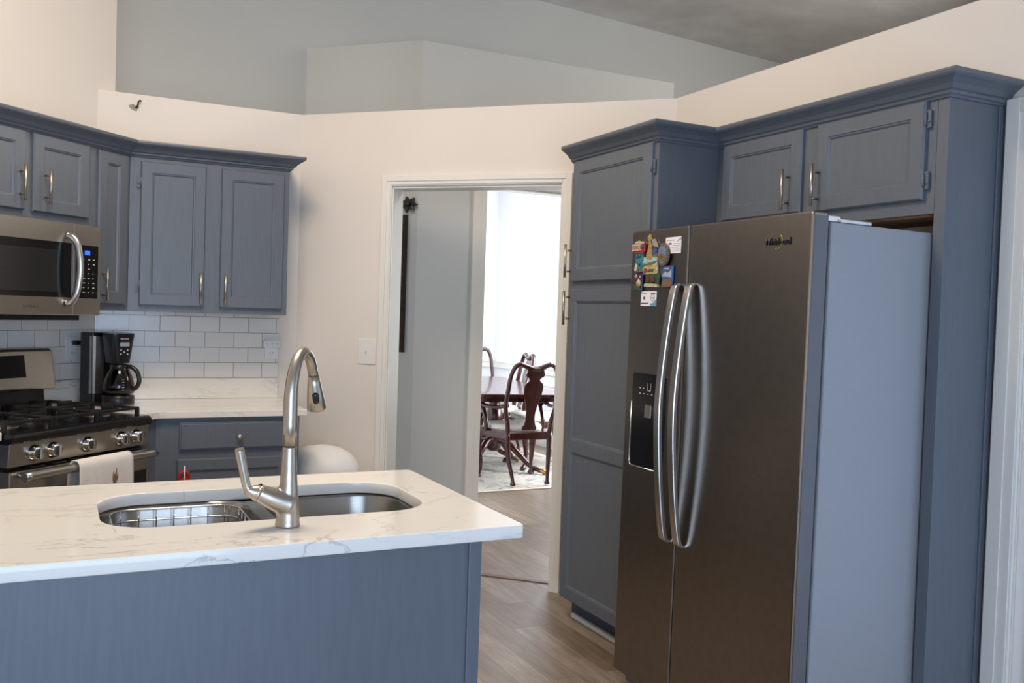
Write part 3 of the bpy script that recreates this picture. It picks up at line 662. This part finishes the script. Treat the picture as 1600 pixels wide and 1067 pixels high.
for x0, x1 in ((SX0-.004, .478), (.512, SX1+.006)):
    b_ = bowl(x0, x1, SY0-.004, SY1+.004, .20, .115).build('bowl', 'sink', sk); sd = b_.modifiers.new('t', 'SOLIDIFY'); sd.thickness = .0015; sd.offset = 0
    MB().lathe([(.042, ZC-TH-.2002), (.042, ZC-TH-.199), (.03, ZC-TH-.1995), (.002, ZC-TH-.200)], ((x0+x1)/2, 2.43, .0), 24).build('drain', 'chrome', sk)
MB().prism(rrect(.474, .516, 2.23, 2.61, .01, 3), ZC-TH-.03, ZC-TH-.0022).build('divider', 'sink', sk, bev=.004)
# wire rack
rk = thing('dish_rack', 'chrome wire rack standing inside the left sink bowl', 'rack')
m = MB(); x0, x1, y0, y1 = .130, .452, 2.262, 2.592
def loop(z, r=.0017, g=0): m.tube([(x, y, z) for x, y in rrect(x0+g, x1-g, y0+g, y1-g, .06, 5)], r, 6, closed=True)
loop(.874, .0024); loop(.845); loop(.815); loop(.745, .0025, .012)
for i in range(7):
    x = x0+.03+(x1-x0-.06)*i/6
    m.tube(spline([(x, y0, .874), (x, y0+.004, .80), (x, y0+.02, .742), (x, y1-.02, .742), (x, y1-.004, .80), (x, y1, .874)], 3), .0016, 6)
for i in range(6):
    y = y0+.05+(y1-y0-.1)*i/5
    m.tube(spline([(x0, y, .874), (x0+.004, y, .80), (x0+.02, y, .742), (x1-.02, y, .742), (x1-.004, y, .80), (x1, y, .874)], 3), .0016, 6)
for q in ((x0+.06, y0+.05), (x1-.06, y0+.05), (x1-.06, y1-.05), (x0+.06, y1-.05)): m.tube([(*q, .742), (*q, ZC-TH-.2005)], .003, 6)
m.build('wires', 'chrome', rk)
# faucet
fx, fy = .490, 2.135
fc = thing('faucet', 'brushed nickel gooseneck pull-down faucet behind the sink', 'faucet', (fx, fy, ZC), 0)
m = MB()
m.tube([(0, 0, z) for z in (0, .02, .04, .06, .08, .10, .125, .15, .175, .186)], [.0285, .0275, .026, .024, .0222, .0205, .0188, .0175, .0166, .0164], 28)
m.tube(spline([(0, 0, .052), (-.03, -.004, .064), (-.055, -.006, .076), (-.072, -.008, .085)], 5), [.032-.013*(i/15)**.7 for i in range(16)], 24)
m.lathe([(.030, 0), (.030, .003), (.0285, .005)], (0, 0, 0), 28)
bd = m.build('body', 'nickel', fc); rm = bd.modifiers.new('r', 'REMESH'); rm.mode = 'VOXEL'; rm.voxel_size = .0022; rm.use_smooth_shade = True
smd = bd.modifiers.new('s', 'SMOOTH'); smd.factor = .6; smd.iterations = 16
SA = math.radians(35); sd_ = lambda r, z: (r*math.sin(SA), r*math.cos(SA), z)
arc = [sd_(0, .187), sd_(0, .235)]+[sd_(.075-.075*math.cos(a), .285+.116*math.sin(a)) for a in [math.radians(d) for d in range(0, 157, 8)]]
m = MB(); m.tube(arc, [.0163-.0038*min(1, max(0, i-2)/10) for i in range(len(arc))], 24)
m.build('neck', 'nickel', fc)
aend = Vector(arc[-1]); tip = Vector(sd_(.170, .256)); dirn = (tip-aend).normalized(); HL = (tip-aend).length
hp = [aend-dirn*.002, aend+dirn*HL*.25, aend+dirn*HL*.6, aend+dirn*HL*.97, aend+dirn*HL]
sh = MB().tube(hp, [.0132, .0165, .0205, .0235, .0215], 24).build('spray_head', 'nickel', fc)
side = Vector((-.25, -1, 0)); side = (side-dirn*side.dot(dirn)).normalized()
bp = aend+dirn*HL*.60+side*.0150
MB().tube([bp-dirn*.017, bp-dirn*.014, bp-dirn*.009, bp+dirn*.009, bp+dirn*.014, bp+dirn*.017], [.003, .0065, .0088, .0088, .0065, .003], 16).build('spray_button', 'black', sh)
MB().tube([(-.073, -.008, .0862), (-.0755, -.0082, .0885)], .0195, 24).build('collar', 'chrome', fc)
MB().tube(spline([(-.072, -.008, .082), (-.090, -.010, .090), (-.098, -.010, .105), (-.106, -.012, .140), (-.116, -.014, .186)], 6), [.019-.009*min(1, i/9) for i in range(25)], 18).build('lever', 'nickel', fc)

# ------------------------------------------------------------------ refrigerator wall run (local x = y0 - y, front -y = world -x)
pan = thing('pantry_cabinet', 'tall grey pantry cabinet between doorway and refrigerator', 'cabinet', (2.154, 3.765, 0), A4)
PW = 3.765-3.084
MB().box(0, PW, 0, .45, .10, 2.14).build('body', 'cab', pan, bev=.001)
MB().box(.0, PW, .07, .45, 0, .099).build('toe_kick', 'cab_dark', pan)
MB().box(.03, PW, .045, .0695, 0, .022).build('shoe_moulding', 'trim', pan, bev=.006)
door_part(pan, .030, PW-.028, 1.578, 2.132, (.008+.028, 1.597, 1.749), 1, fw=.055)
door_part(pan, .030, PW-.028, .110, 1.545, (.008+.028, 1.379, 1.534), 0, fw=.055, splits=(.823,))
fcab = thing('fridge_top_cabinet', 'two-door grey cabinet bridging above the refrigerator', 'cabinet', (2.45, 3.082, 0), A4)
FW = 3.082-2.019
MB().box(0, FW, 0, .25, 1.775, 2.14).build('body', 'cab', fcab, bev=.001)
MB().box(.02, FW-.02, .02, .25, 1.769, 1.7748).build('underside', 'raw_wood', fcab)
door_part(fcab, 3.082-3.032, 3.082-2.586, 1.825, 2.132, (3.082-2.645, 1.835, 1.987), 0, fw=.052)
door_part(fcab, 3.082-2.510, 3.082-2.052, 1.820, 2.132, (3.082-2.515+.040-.02, 1.837, 1.987), 1, fw=.052)
ep = thing('end_panel', 'tall blue grey end panel right of the refrigerator', 'panel', (2.45, 2.018, 0), A4)
MB().box(0, .041, 0, .2515, 0, 2.14).build('panel', 'cab', ep, bev=.001)
MB().box(.041, .048, .222, .2515, 0, 2.128).build('scribe_strip', 'cab', ep, bev=.002)
cr2 = MB().sweep([(2.69, 3.765), (2.154, 3.765), (2.154, 3.084), (2.45, 3.084), (2.45, 1.977), (2.70, 1.977)][1:], CROWN)
# travel must keep the room on the right-hand side
cr2 = MB().sweep([(2.154, 3.765), (2.154, 3.084), (2.45, 3.084), (2.45, 1.977), (2.70, 1.977)], CROWN).build('crown_moulding', 'cab', bev=.0008)
tag(cr2, 'grey crown moulding stepping along the pantry and refrigerator cabinets', 'moulding')
m = MB(); rnd = random.Random(3)
for i in range(9):
    for j in range(5): m.v.append((2.435+.012*j+.006*rnd.random(), 2.26-.028*i+.01*rnd.random(), 2.202+.022*rnd.random()*math.sin(math.pi*(j+.5)/5)*(1 if i in (1, 2, 4, 5, 6) else .3)))
for i in range(8):
    for j in range(4): m.f.append((i*5+j, i*5+j+1, (i+1)*5+j+1, (i+1)*5+j)); m.m.append(0); m.sm.append(False)
bg_ = m.build('plastic_scrap', 'bag'); sd = bg_.modifiers.new('t', 'SOLIDIFY'); sd.thickness = .0008
tag(bg_, 'crumpled scrap of cloudy plastic on top of the refrigerator crown moulding', 'plastic scrap')

# ------------------------------------------------------------------ refrigerator
FRX, FY0, FY1, FZ = 1.950, 2.029, 2.968, 1.738
rf = thing('refrigerator', 'dark stainless side-by-side refrigerator with magnets on its left door', 'refrigerator', (FRX, FY1, 0), A4)
TILT = -math.radians(.7); rf.location = (FRX-.006, FY1, .0095); rf.rotation_euler = (TILT, 0, A4)
RFM = Matrix.Translation(rf.location) @ Matrix.Rotation(A4, 4, 'Z') @ Matrix.Rotation(TILT, 4, 'X')
FWD = FY1-FY0; SPL = FY1-2.612
MB().box(.004, FWD-.0, .072, .70, .045, 1.712).build('case', 'fridge_side', rf, bev=.006)
MB().box(.01, FWD-.01, .060, .078, .05, 1.70).build('gasket', 'gasket', rf)
def fdoor(x0, x1, nm_, z0=.062):
    m = MB(); m.box(x0, x1, 0, .060, z0, FZ); o = m.build('door', ['fridge'], rf, bev=.007, seg=3); o['label'] = nm_; return o
ld = fdoor(0, SPL-.003, 'left freezer door with ice dispenser'); rd = fdoor(SPL+.003, FWD, 'right refrigerator door')
for dd, xx in ((ld, SPL-.003), (rd, FWD)):
    MB().box(xx-.0008, xx+.0012, .007, .058, .07, FZ-.01).build('door_edge', 'fridge_edge', dd)
for x in (SPL-.050, SPL+.033):
    dd = ld if x < SPL else rd
    pts = spline([(x+.004, -.002, 1.535), (x+.004, -.024, 1.50), (x+.002, -.050, 1.30), (x, -.062, 1.09), (x+.002, -.050, .86), (x+.004, -.024, .66), (x+.004, -.002, .625)], 8)
    m = MB(); V = []
    for p in pts:
        for ax, ay in ((-.017, .008), (-.017, -.006), (-.012, -.010), (.014, -.010), (.017, -.007), (.015, .008)): V.append((p.x+ax, p.y+ay, p.z))
    k = len(pts); m.add(V, [(i*6+j, i*6+(j+1) % 6, (i+1)*6+(j+1) % 6, (i+1)*6+j) for i in range(k-1) for j in range(6)]+[tuple(range(6)), tuple((k-1)*6+j for j in range(6))])
    m.build('handle', 'handle_steel', dd, bev=.002)
ddx0, ddx1, dz0, dz1 = .052, .262, .858, 1.206
ds = MB().prism(rrect(ddx0, ddx1, dz0, dz1, .014, 5), -.003, .0, 'y').build('dispenser', 'black_gloss', ld)
m = MB(); m.tube([(ddx0, -.004, 1.10), (ddx0, -.004, dz0+.014), (ddx0+.004, -.004, dz0+.004), (ddx0+.014, -.004, dz0), (ddx1-.01, -.004, dz0)], .0022, 8); m.build('dispenser_trim', 'chrome', ds)
MB().box(.145, .185, -.010, -.003, 1.045, 1.092).build('dispenser_lever', 'steel', ds, bev=.002)
m = MB(); m.box(.150, .152, -.0038, -.003, 1.145, 1.172).box(.170, .172, -.0038, -.003, 1.145, 1.172).box(.152, .170, -.0038, -.003, 1.143, 1.1455)
for k, (x, z) in enumerate(((.10, 1.150), (.12, 1.150), (.10, 1.13), (.125, 1.13), (.150, 1.13), (.175, 1.13), (.20, 1.13), (.20, 1.15))): m.box(x, x+.008, -.0038, -.003, z, z+.003)
m.build('dispenser_legends', 'light_ink', ds)
text_mesh('Whirlpool', .030, (FWD-.142, -.0022, 1.655), FRONT, 'badge', rd, 'lettering', width=.112, depth=.0015)
MB().tube(spline([(FWD-.155, -.0012, 1.635), (FWD-.142, -.0012, 1.632), (FWD-.130, -.0012, 1.640), (FWD-.122, -.0012, 1.656), (FWD-.126, -.0012, 1.671), (FWD-.134, -.0012, 1.676)], 6), [.0005+.0013*math.sin(math.pi*i/30) for i in range(31)], 8, flat=1).build('logo_swoosh', 'gold', rd)
MB().box(FWD-.16, FWD-.012, .02, .12, FZ-.025, FZ-.006).box(FWD-.10, FWD-.004, .11, .24, 1.7125, 1.724).build('hinge_cover', 'handle_steel', rf, bev=.003)
MB().box(.015, FWD-.015, .05, .10, .012, .058).build('toe_grille', 'fridge_edge', rf, bev=.003)
for x in (.05, FWD-.05):
    for y in (.12, .64): MB().lathe([(.018, 0), (.018, .045)], (x, y, 0), 12).build('foot', 'gasket', rf)

# magnets: local frame x right, z up on door plane; thing origin on door surface
def on_door(name, label, cat, y, z, grp='souvenir magnets on the refrigerator door'):
    p = RFM @ Vector((FY1-y*1.0365, -.0008, 1.4178+(z-1.4178)*1.0365))
    o = thing(name, label, cat, p, A4, grp); o.rotation_euler = (TILT, 0, A4); return o
def col(n, c, r=.4): 
    if n not in M: M[n] = plain(n, tuple(x*.78 for x in c) if 'card' not in n else c, r, var=.03 if 'card' in n else .5, scale=170)
    return n
# tram
mg = on_door('fridge_magnet', 'red and cream tram souvenir magnet at the upper left', 'magnet', 2.805, 1.665)
MB().prism([(-.036, -.020), (.030, -.024), (.038, -.018), (.038, .012), (-.036, .014)], -.012, 0, 'y').build('body', col('magnet_red', (.45, .03, .02)), mg, bev=.003)
m = MB(); m.box(-.037, .022, -.015, -.011, .006, .012); m.box(-.037, .022, -.015, -.011, -.012, -.007)
for k in range(6): m.box(-.034+k*.009, -.031+k*.009, -.0145, -.012, -.007, .007)
m.build('window_band', col('magnet_cream', (.65, .50, .34)), mg)
m = MB(); m.prism([(-.030, .013), (.030, .013), (.022, .023), (.010, .019), (0, .026), (-.022, .022)], -.011, -.001, 'y'); m.build('roof', 'magnet_cream', mg, bev=.002)
MB().box(.024, .036, -.0150, -.012, -.004, .008).build('front_window', col('magnet_blue', (.06, .12, .30)), mg)
# kangaroo
mg = on_door('fridge_magnet', 'tan kangaroo souvenir magnet, topmost of the cluster', 'magnet', 2.722, 1.658)
body = [(-.030, -.040), (-.034, -.022), (-.026, -.006), (-.020, .012), (-.020, .026), (-.028, .034), (-.030, .046), (-.024, .044), (-.019, .056), (-.013, .044), (-.008, .034), (-.010, .020), (-.002, .004), (.002, -.020), (.006, -.040)]
MB().prism(body, -.012, 0, 'y').build('body', col('magnet_tan', (.45, .29, .12)), mg, bev=.004)
MB().prism([(-.004, .030), (.010, .036), (.020, .024), (.032, .010), (.036, .0), (.024, .002), (.010, .006), (0, .014)], -.010, 0, 'y').build('second_head', col('magnet_grey', (.36, .33, .28)), mg, bev=.003)
MB().prism([(0, -.018), (.012, .004), (.028, -.004), (.026, -.026), (.008, -.030)], -.008, 0, 'y').build('background', 'magnet_blue', mg, bev=.002)
MB().prism([(-.034, -.046), (-.034, -.038), (.0, -.030), (.030, -.018), (.034, -.030), (.018, -.044)], -.010, 0, 'y').build('base', col('magnet_green', (.20, .20, .05)), mg, bev=.002)
# oval
mg = on_door('fridge_magnet', 'oval plate magnet with a brown rim overlapping the white card', 'magnet', 2.650, 1.633)
el = lambda a, b, n=24: [(a*math.cos(i*2*math.pi/n), b*math.sin(i*2*math.pi/n)) for i in range(n)]
MB().prism(el(.034, .042), -.014, -.004, 'y', smooth=True).build('rim', col('magnet_brown', (.20, .12, .06)), mg, bev=.002)
MB().prism(el(.026, .034), -.0155, -.0141, 'y').build('sky', col('magnet_sky', (.16, .24, .38)), mg)
MB().prism([(-.020, -.010), (-.010, .006), (.004, .004), (.016, -.002), (.018, -.016), (0, -.024), (-.014, -.020)], -.0175, -.0156, 'y').build('landscape', 'magnet_green', mg)
MB().box(-.014, .002, -.019, -.0176, -.012, .000).build('house', 'magnet_red', mg)
# white card
cd = on_door('appointment_card', 'white printed card at the upper right behind the oval magnet', 'card', 2.607, 1.664, None)
MB().box(-.046, .046, -.0012, -.0004, -.029, .029).build('paper', col('card_white', (.80, .78, .80)), cd)
m = MB(); m.box(-.028, -.010, -.0016, -.0012, .003, .009)
for k in range(5): m.box(.0-.004*k % .01, .038, -.0015, -.0012, .004-.0065*k, .0052-.0065*k)
m.box(-.038, .006, -.0015, -.0012, .017, .0185); m.build('print', 'ink', cd)
MB().prism([(.016, .010), (.046, .018), (.046, .027), (.034, .022)], -.0015, -.0012, 'y').build('picture', col('card_lilac', (.38, .33, .58)), cd)
# teal tall
mg = on_door('fridge_magnet', 'tall teal aquarium magnet at the left edge under the tram', 'magnet', 2.803, 1.611)
MB().prism([(-.024, -.036), (.026, -.036), (.026, .040), (-.022, .040)], -.008, 0, 'y').build('plaque', col('magnet_teal', (.05, .24, .25)), mg, bev=.002)
m = MB(); m.prism([(-.018, .020), (-.010, .028), (.006, .024), (.016, .030), (.014, .022), (0, .018)], -.010, -.008, 'y'); m.lathe([(.008, 0), (.007, .003), (.001, .004)], (.008, -.008, -.004), 10, axis='y'); m.build('fish', col('magnet_deep_blue', (.03, .10, .28)), mg)
m = MB(); m.prism([(-.024, -.030), (-.020, -.012), (-.012, -.002), (-.006, -.018), (-.010, -.034)], -.012, -.008, 'y'); m.build('penguin', col('magnet_offwhite', (.62, .60, .50)), mg, bev=.002)
MB().prism([(-.022, -.038), (-.010, -.026), (.006, -.020), (.020, -.028), (.022, -.038)], -.011, -.008, 'y').build('reef', 'magnet_brown', mg, bev=.002)
# landscape
mg = on_door('fridge_magnet', 'pale framed picture magnet of a yellow field, centre of the cluster', 'magnet', 2.730, 1.598)
MB().box(-.045, .045, -.009, 0, -.032, .032).build('frame', col('magnet_frame', (.62, .56, .40)), mg, bev=.002)
MB().prism([(-.041, .010), (-.020, .006), (0, .012), (.041, .016), (.041, .029), (-.041, .029)], -.0105, -.009, 'y').build('sky', col('magnet_light_sky', (.42, .58, .60)), mg)
MB().prism([(-.041, -.004), (-.02, .004), (.01, .002), (.041, .012), (.041, .016), (0, .012), (-.020, .006), (-.041, .010)], -.0115, -.009, 'y').build('hills', col('magnet_olive', (.16, .20, .10)), mg)
MB().box(-.041, .041, -.0100, -.009, -.028, .0).build('field', col('magnet_yellow', (.55, .44, .16)), mg)
MB().prism([(-.038, -.027), (-.030, -.012), (-.018, -.010), (-.016, -.024)], -.012, -.010, 'y').build('flowers', 'magnet_red', mg)
MB().box(-.010, .026, -.012, -.010, -.022, -.014).build('caption', 'ink', mg)
# bison
mg = on_door('fridge_magnet', 'green magnet with two brown bison in the lower middle', 'magnet', 2.718, 1.549)
MB().prism([(-.044, -.020), (.040, -.024), (.048, .006), (.036, .024), (-.038, .022)], -.008, 0, 'y').build('plaque', col('magnet_dark_green', (.05, .10, .05)), mg, bev=.002)
m = MB(); m.prism([(-.034, -.008), (-.032, .006), (-.022, .014), (-.010, .010), (-.006, -.004), (-.012, -.012), (-.026, -.010)], -.014, -.008, 'y'); m.prism([(-.002, -.010), (-.004, .006), (.008, .014), (.022, .008), (.026, -.008), (.014, -.012)], -.014, -.008, 'y'); m.build('bison', col('magnet_bison', (.13, .05, .025)), mg, bev=.002)
MB().prism([(-.046, -.026), (.040, -.030), (.042, -.019), (-.040, -.014)], -.011, 0, 'y').build('caption_strip', 'magnet_frame', mg, bev=.001)
# blue
mg = on_door('fridge_magnet', 'tall blue magnet with a lake view and bears, rightmost of the cluster', 'magnet', 2.625, 1.556)
MB().box(-.030, .030, -.009, 0, -.039, .039).build('plaque', col('magnet_royal', (.06, .13, .34)), mg, bev=.002)
MB().prism([(-.027, .008), (-.012, .018), (.010, .014), (.027, .026), (.027, -.002), (-.027, .0)], -.0105, -.009, 'y').build('mountains', col('magnet_ice', (.42, .50, .60)), mg)
m = MB(); m.prism([(-.026, -.037), (-.024, -.018), (-.010, -.010), (.004, -.012), (.016, -.008), (.027, -.014), (.027, -.037)], -.012, -.009, 'y'); m.build('bears', col('magnet_bear', (.26, .14, .07)), mg, bev=.002)
MB().box(-.016, .010, -.0105, -.009, .027, .031).build('caption', 'magnet_offwhite', mg)
# bottom-left
mg = on_door('fridge_magnet', 'dark blue and green floral magnet, lower left of the cluster', 'magnet', 2.802, 1.543)
MB().prism([(-.024, -.034), (.026, -.036), (.026, .030), (-.020, .032), (-.026, .006)], -.009, 0, 'y').build('plaque', col('magnet_navy', (.03, .03, .12)), mg, bev=.003)
m = MB()
for x, z, r in ((-.010, .018, .009), (.016, .016, .006), (.006, .006, .005)): m.lathe([(r, 0), (r*.8, .003), (.001, .005)], (x, -.009, z), 10, axis='y')
m.build('blossoms', col('magnet_pink', (.60, .26, .20)), mg)
MB().lathe([(.015, 0), (.012, .005), (.001, .008)], (.008, -.009, -.008), 14, axis='y').build('yellow_bird', 'magnet_yellow', mg)
MB().prism([(-.026, -.034), (-.024, -.010), (-.004, -.018), (.020, -.022), (.024, -.035)], -.012, -.009, 'y').build('foliage', 'magnet_dark_green', mg, bev=.002)
# lower card
cd = on_door('business_card', 'pale blue and white card stuck below the magnets', 'card', 2.740, 1.481, None)
MB().box(-.050, .050, -.0012, -.0004, -.027, .027).build('paper', 'card_white', cd)
m = MB(); m.box(-.048, .0, -.0016, -.0012, -.020, -.0155); m.lathe([(.006, 0), (.006, .0004)], (-.028, -.0012, .002), 12, axis='y'); m.box(-.040, -.014, -.0015, -.0012, .019, .022); m.box(.012, .044, -.0015, -.0012, .018, .021)
m.tube([(.026+.012*math.cos(i*math.pi/8), -.0014, .003+.012*math.sin(i*math.pi/8)) for i in range(16)], .0008, 5, closed=True); m.box(.018, .034, -.0015, -.0012, .0, .004); m.build('print', 'ink', cd)
MB().prism([(.012, -.026), (.050, -.026), (.050, .0), (.030, -.016), (.012, -.018)], -.0015, -.0012, 'y').build('blue_corner', col('card_blue', (.10, .34, .55)), cd)

# ------------------------------------------------------------------ hall tapestry
th = thing('tapestry', 'narrow dark woven tapestry on the hall wall seen through the doorway', 'tapestry', (BX, BY, 0), A3)
# local x along wall toward the corner (right), front -y
m = MB(); m.box(-.60, -.082, -.018, -.012, 1.14, 2.062); m.build('cloth', 'tapestry', th)
MB().box(-.082, -.064, -.019, -.011, 1.14, 2.062).build('border', 'tapestry_edge', th)
MB().tube([(-.64, -.035, 2.125), (-.08, -.035, 2.125)], .008, 10).build('rod', 'iron', th)
m = MB()
rr = random.Random(5)
lf = []
for i in range(14):
    a = i*2*math.pi/14; r = (.062 if i % 2 == 0 else .034)*(1+.15*rr.random()); lf.append((-.050+r*math.cos(a)*1.05, 2.128+r*math.sin(a)*.85))
m.prism(lf, -.052, -.022, 'y'); m.lathe([(.018, -.0), (.018, .02), (.008, .026), (.001, .028)], (-.050, -.05, 2.128), 12, axis='y')
m.build('finial', 'black', th, bev=.005)

# ------------------------------------------------------------------ dining room
rug = thing('area_rug', 'faded cream and blue oriental rug under the dining table', 'rug')
MB().box(2.05, 4.40, 6.66, 9.70, .001, .009).build('field', 'rug', rug)
m = MB(); frame(m, 1.97, 4.45, 6.60, 9.76, lambda a, b, c, d: m.box(a, b, c, d, .001, .010), .05); m.build('border', 'rug_edge', rug)
def chair(label, arms, loc, rz, group=None):
    name = 'dining_armchair' if arms else 'dining_chair'
    t = thing(name, label, 'chair', loc, rz, group)
    k = 1.04 if arms else .96
    # local: front = +y
    for s in (-1, 1):
        m = MB(); m.tube(spline([(s*.235*k, .225, .43), (s*.250*k, .240, .37), (s*.248*k, .240, .28), (s*.232*k, .222, .14), (s*.232*k, .222, .07), (s*.240*k, .238, .035), (s*.244*k, .248, .016), (s*.244*k, .248, .010)], 4), [.034, .036, .037, .037, .036, .034, .032, .030, .028, .025, .022, .020, .018, .016, .015, .0145, .014, .014, .015, .017, .020, .024, .028, .030, .031, .031, .030, .028, .024], 14); m.build('leg', 'mahogany', t)
        m = MB(); m.tube(spline([(s*.185*k, -.215, .44), (s*.178*k, -.225, .25), (s*.155*k, -.265, .08), (s*.150*k, -.272, .03), (s*.150*k, -.272, .010)], 4), [.022, .022, .022, .021, .020, .019, .018, .017, .016, .015, .0155, .018, .021, .024, .025, .024, .020], 12); m.build('leg', 'mahogany', t)
    pts = [(-.185*k, -.215, .42), (-.190*k, -.222, .52), (-.215*k, -.238, .62), (-.222*k, -.255, .70), (-.212*k, -.272, .80), (-.205*k, -.292, .90), (-.180*k, -.306, .975), (-.135*k, -.312, 1.005), (-.085*k, -.312, .990), (-.035*k, -.311, .972), (0, -.311, .969)]
    full = pts+[(-x, y, z) for x, y, z in pts[-2::-1]]
    sp = spline(full, 4); m = MB(); m.tube(sp, [.0225+.004*math.exp(-((i-len(sp)/2)/9)**2) for i in range(len(sp))], 12, flat=.85); m.build('back_frame', 'mahogany', t)
    prof = [(.455, .060), (.475, .066), (.50, .050), (.54, .042), (.58, .040), (.62, .043), (.66, .052), (.72, .072), (.78, .084), (.82, .086), (.845, .080), (.862, .058), (.875, .046), (.89, .050), (.905, .078), (.925, .086), (.945, .074), (.96, .076)]
    V = []; yz = lambda z: -.215-.11*max(0, (z-.45)/.52)**.9+.012*math.sin((z-.45)*6)
    for z, w_ in prof:
        y = yz(z); V += [(-w_, y-.006, z), (w_, y-.006, z), (w_, y+.006, z), (-w_, y+.006, z)]
    n = len(prof); m = MB(); m.add(V, [(i*4+j, i*4+(j+1) % 4, (i+1)*4+(j+1) % 4, (i+1)*4+j) for i in range(n-1) for j in range(4)]+[(0, 1, 2, 3), tuple(4*(n-1)+j for j in range(4))]); m.build('splat', 'mahogany', t, bev=.002)
    sf = [(-.185*k, -.235), (.185*k, -.235), (.262*k, .215), (.22*k, .255), (-.22*k, .255), (-.262*k, .215)]
    m = MB(); m.prism(sf, .375, .442); m.build('seat_frame', 'mahogany', t, bev=.006)
    m = MB(); rings = []
    for sc, z in ((.95, .443), (.97, .455), (.95, .475), (.86, .490), (.6, .500), (.25, .504)): rings.append([(x*sc, (y-.0)*sc+.004, z) for x, y in sf])
    for r_ in rings: m.v += r_
    for a in range(len(rings)-1):
        for i in range(6): m.f.append((a*6+i, a*6+(i+1) % 6, (a+1)*6+(i+1) % 6, (a+1)*6+i)); m.m.append(0); m.sm.append(True)
    m.f.append(tuple((len(rings)-1)*6+i for i in range(6))); m.m.append(0); m.sm.append(True)
    cu = m.build('cushion', 'cloth', t); ss = cu.modifiers.new('s', 'SUBSURF'); ss.levels = 2; ss.render_levels = 2
    if arms:
        for s in (-1, 1):
            m = MB(); m.tube(spline([(s*.218, -.262, .665), (s*.262, -.14, .642), (s*.290, .0, .636), (s*.300, .10, .652), (s*.296, .145, .650), (s*.282, .155, .625), (s*.272, .120, .60), (s*.268, .075, .52), (s*.262, .065, .42)], 5), [.017]*12+[.018, .020, .022, .024, .025, .026, .026, .025, .024, .024, .024, .024, .023, .022, .021, .020]+[.019]*13, 12); m.build('arm', 'mahogany', t)
    return t
def copy_tree(o, loc, rz, label):
    c = o.copy(); COL.objects.link(c); c.location = loc; c.rotation_euler = (0, 0, rz); c['label'] = label
    for ch in o.children:
        d = ch.copy(); COL.objects.link(d); d.parent = c
    return c
G = 'dining chairs around the mahogany table'
arm1 = chair('mahogany dining armchair at the near head of the table, back to the kitchen', True, (3.535, 6.985, .010), math.radians(-2), G)
ch1 = chair('mahogany dining chair facing the kitchen, left of the far white corner', False, (4.22, 9.28, .010), math.radians(172), G)
copy_tree(ch1, (4.00, 8.36, .010), math.radians(80), 'side chair with rim-lit back behind the armchair, right side of the table', )
copy_tree(ch1, (4.09, 7.62, .010), math.radians(84), 'side chair mostly hidden by the right door casing, nearest on the right side')
copy_tree(ch1, (2.84, 8.10, .010), math.radians(-96), 'side chair at the left side of the table, cut off by the doorway trim')
# table
tb = thing('dining_table', 'long glossy mahogany pedestal dining table in the room beyond the doorway', 'table', (3.62, 7.83, .010), math.radians(-8))
m = MB(); m.prism(rrect(-.46, .46, -1.04, 1.04, .16, 8), .722, .750); m.build('table_top', 'mahogany', tb, bev=.008, seg=3)
m = MB(); o_, i_ = rrect(-.42, .42, -1.0, 1.0, .13, 6), rrect(-.40, .40, -.98, .98, .11, 6); n = len(o_)
for z in (.682, .722): m.v += [(x, y, z) for x, y in o_]+[(x, y, z) for x, y in i_]
for i in range(n):
    j = (i+1) % n
    for f in ((i, j, 2*n+j, 2*n+i), (n+i, 3*n+i, 3*n+j, n+j), (i, n+i, n+j, j), (2*n+i, 2*n+j, 3*n+j, 3*n+i)): m.f.append(f); m.m.append(0); m.sm.append(False)
m.build('apron', 'mahogany', tb)
for py in (-.27, .62):
    m = MB(); m.lathe([(.10, .70), (.10, .67), (.055, .65), (.05, .60), (.06, .56), (.075, .50), (.08, .44), (.065, .38), (.05, .345), (.065, .33), (.07, .28), (.07, .20), (.04, .17), (.01, .165)], (0, py, 0), 24)
    pd = m.build('pedestal', 'mahogany', tb)
    for q in range(4):
        an = math.radians(45+90*q); c, s = math.cos(an), math.sin(an)
        f = lambda r, z: (c*r, py+s*r, z)
        m = MB(); m.tube(spline([f(.04, .27), f(.14, .25), f(.26, .16), (f(.38, .065)), f(.48, .032)], 5), [.034-.014*i/20 for i in range(21)], 10); lg = m.build('leg', 'mahogany', tb)
        m = MB(); m.tube([f(.47, .034), f(.50, .030), f(.53, .026), f(.545, .020)], [.021, .021, .021, .012], 10); m.tube([f(.515, .028), f(.515, .0005)], .010, 8); m.build('brass_cap', 'brass', lg)
fs = thing('footstool', 'low white cushioned stool on the rug behind the door casing', 'stool', (3.17, 7.64, .010), .1)
m = MB(); m.prism(el(.20, .15), .10, .15, 'z', smooth=True)
for a in range(4): an = math.pi/4+a*math.pi/2; m.tube([(.14*math.cos(an), .105*math.sin(an), .11), (.155*math.cos(an), .115*math.sin(an), .0)], [.022, .014], 10)
m.build('base', 'mahogany', fs, bev=.004)
MB().lathe([(.19, .151), (.20, .17), (.185, .20), (.13, .22), (.002, .226)], (0, 0, 0), 28, sy=.76).build('cushion', 'white_plastic', fs)
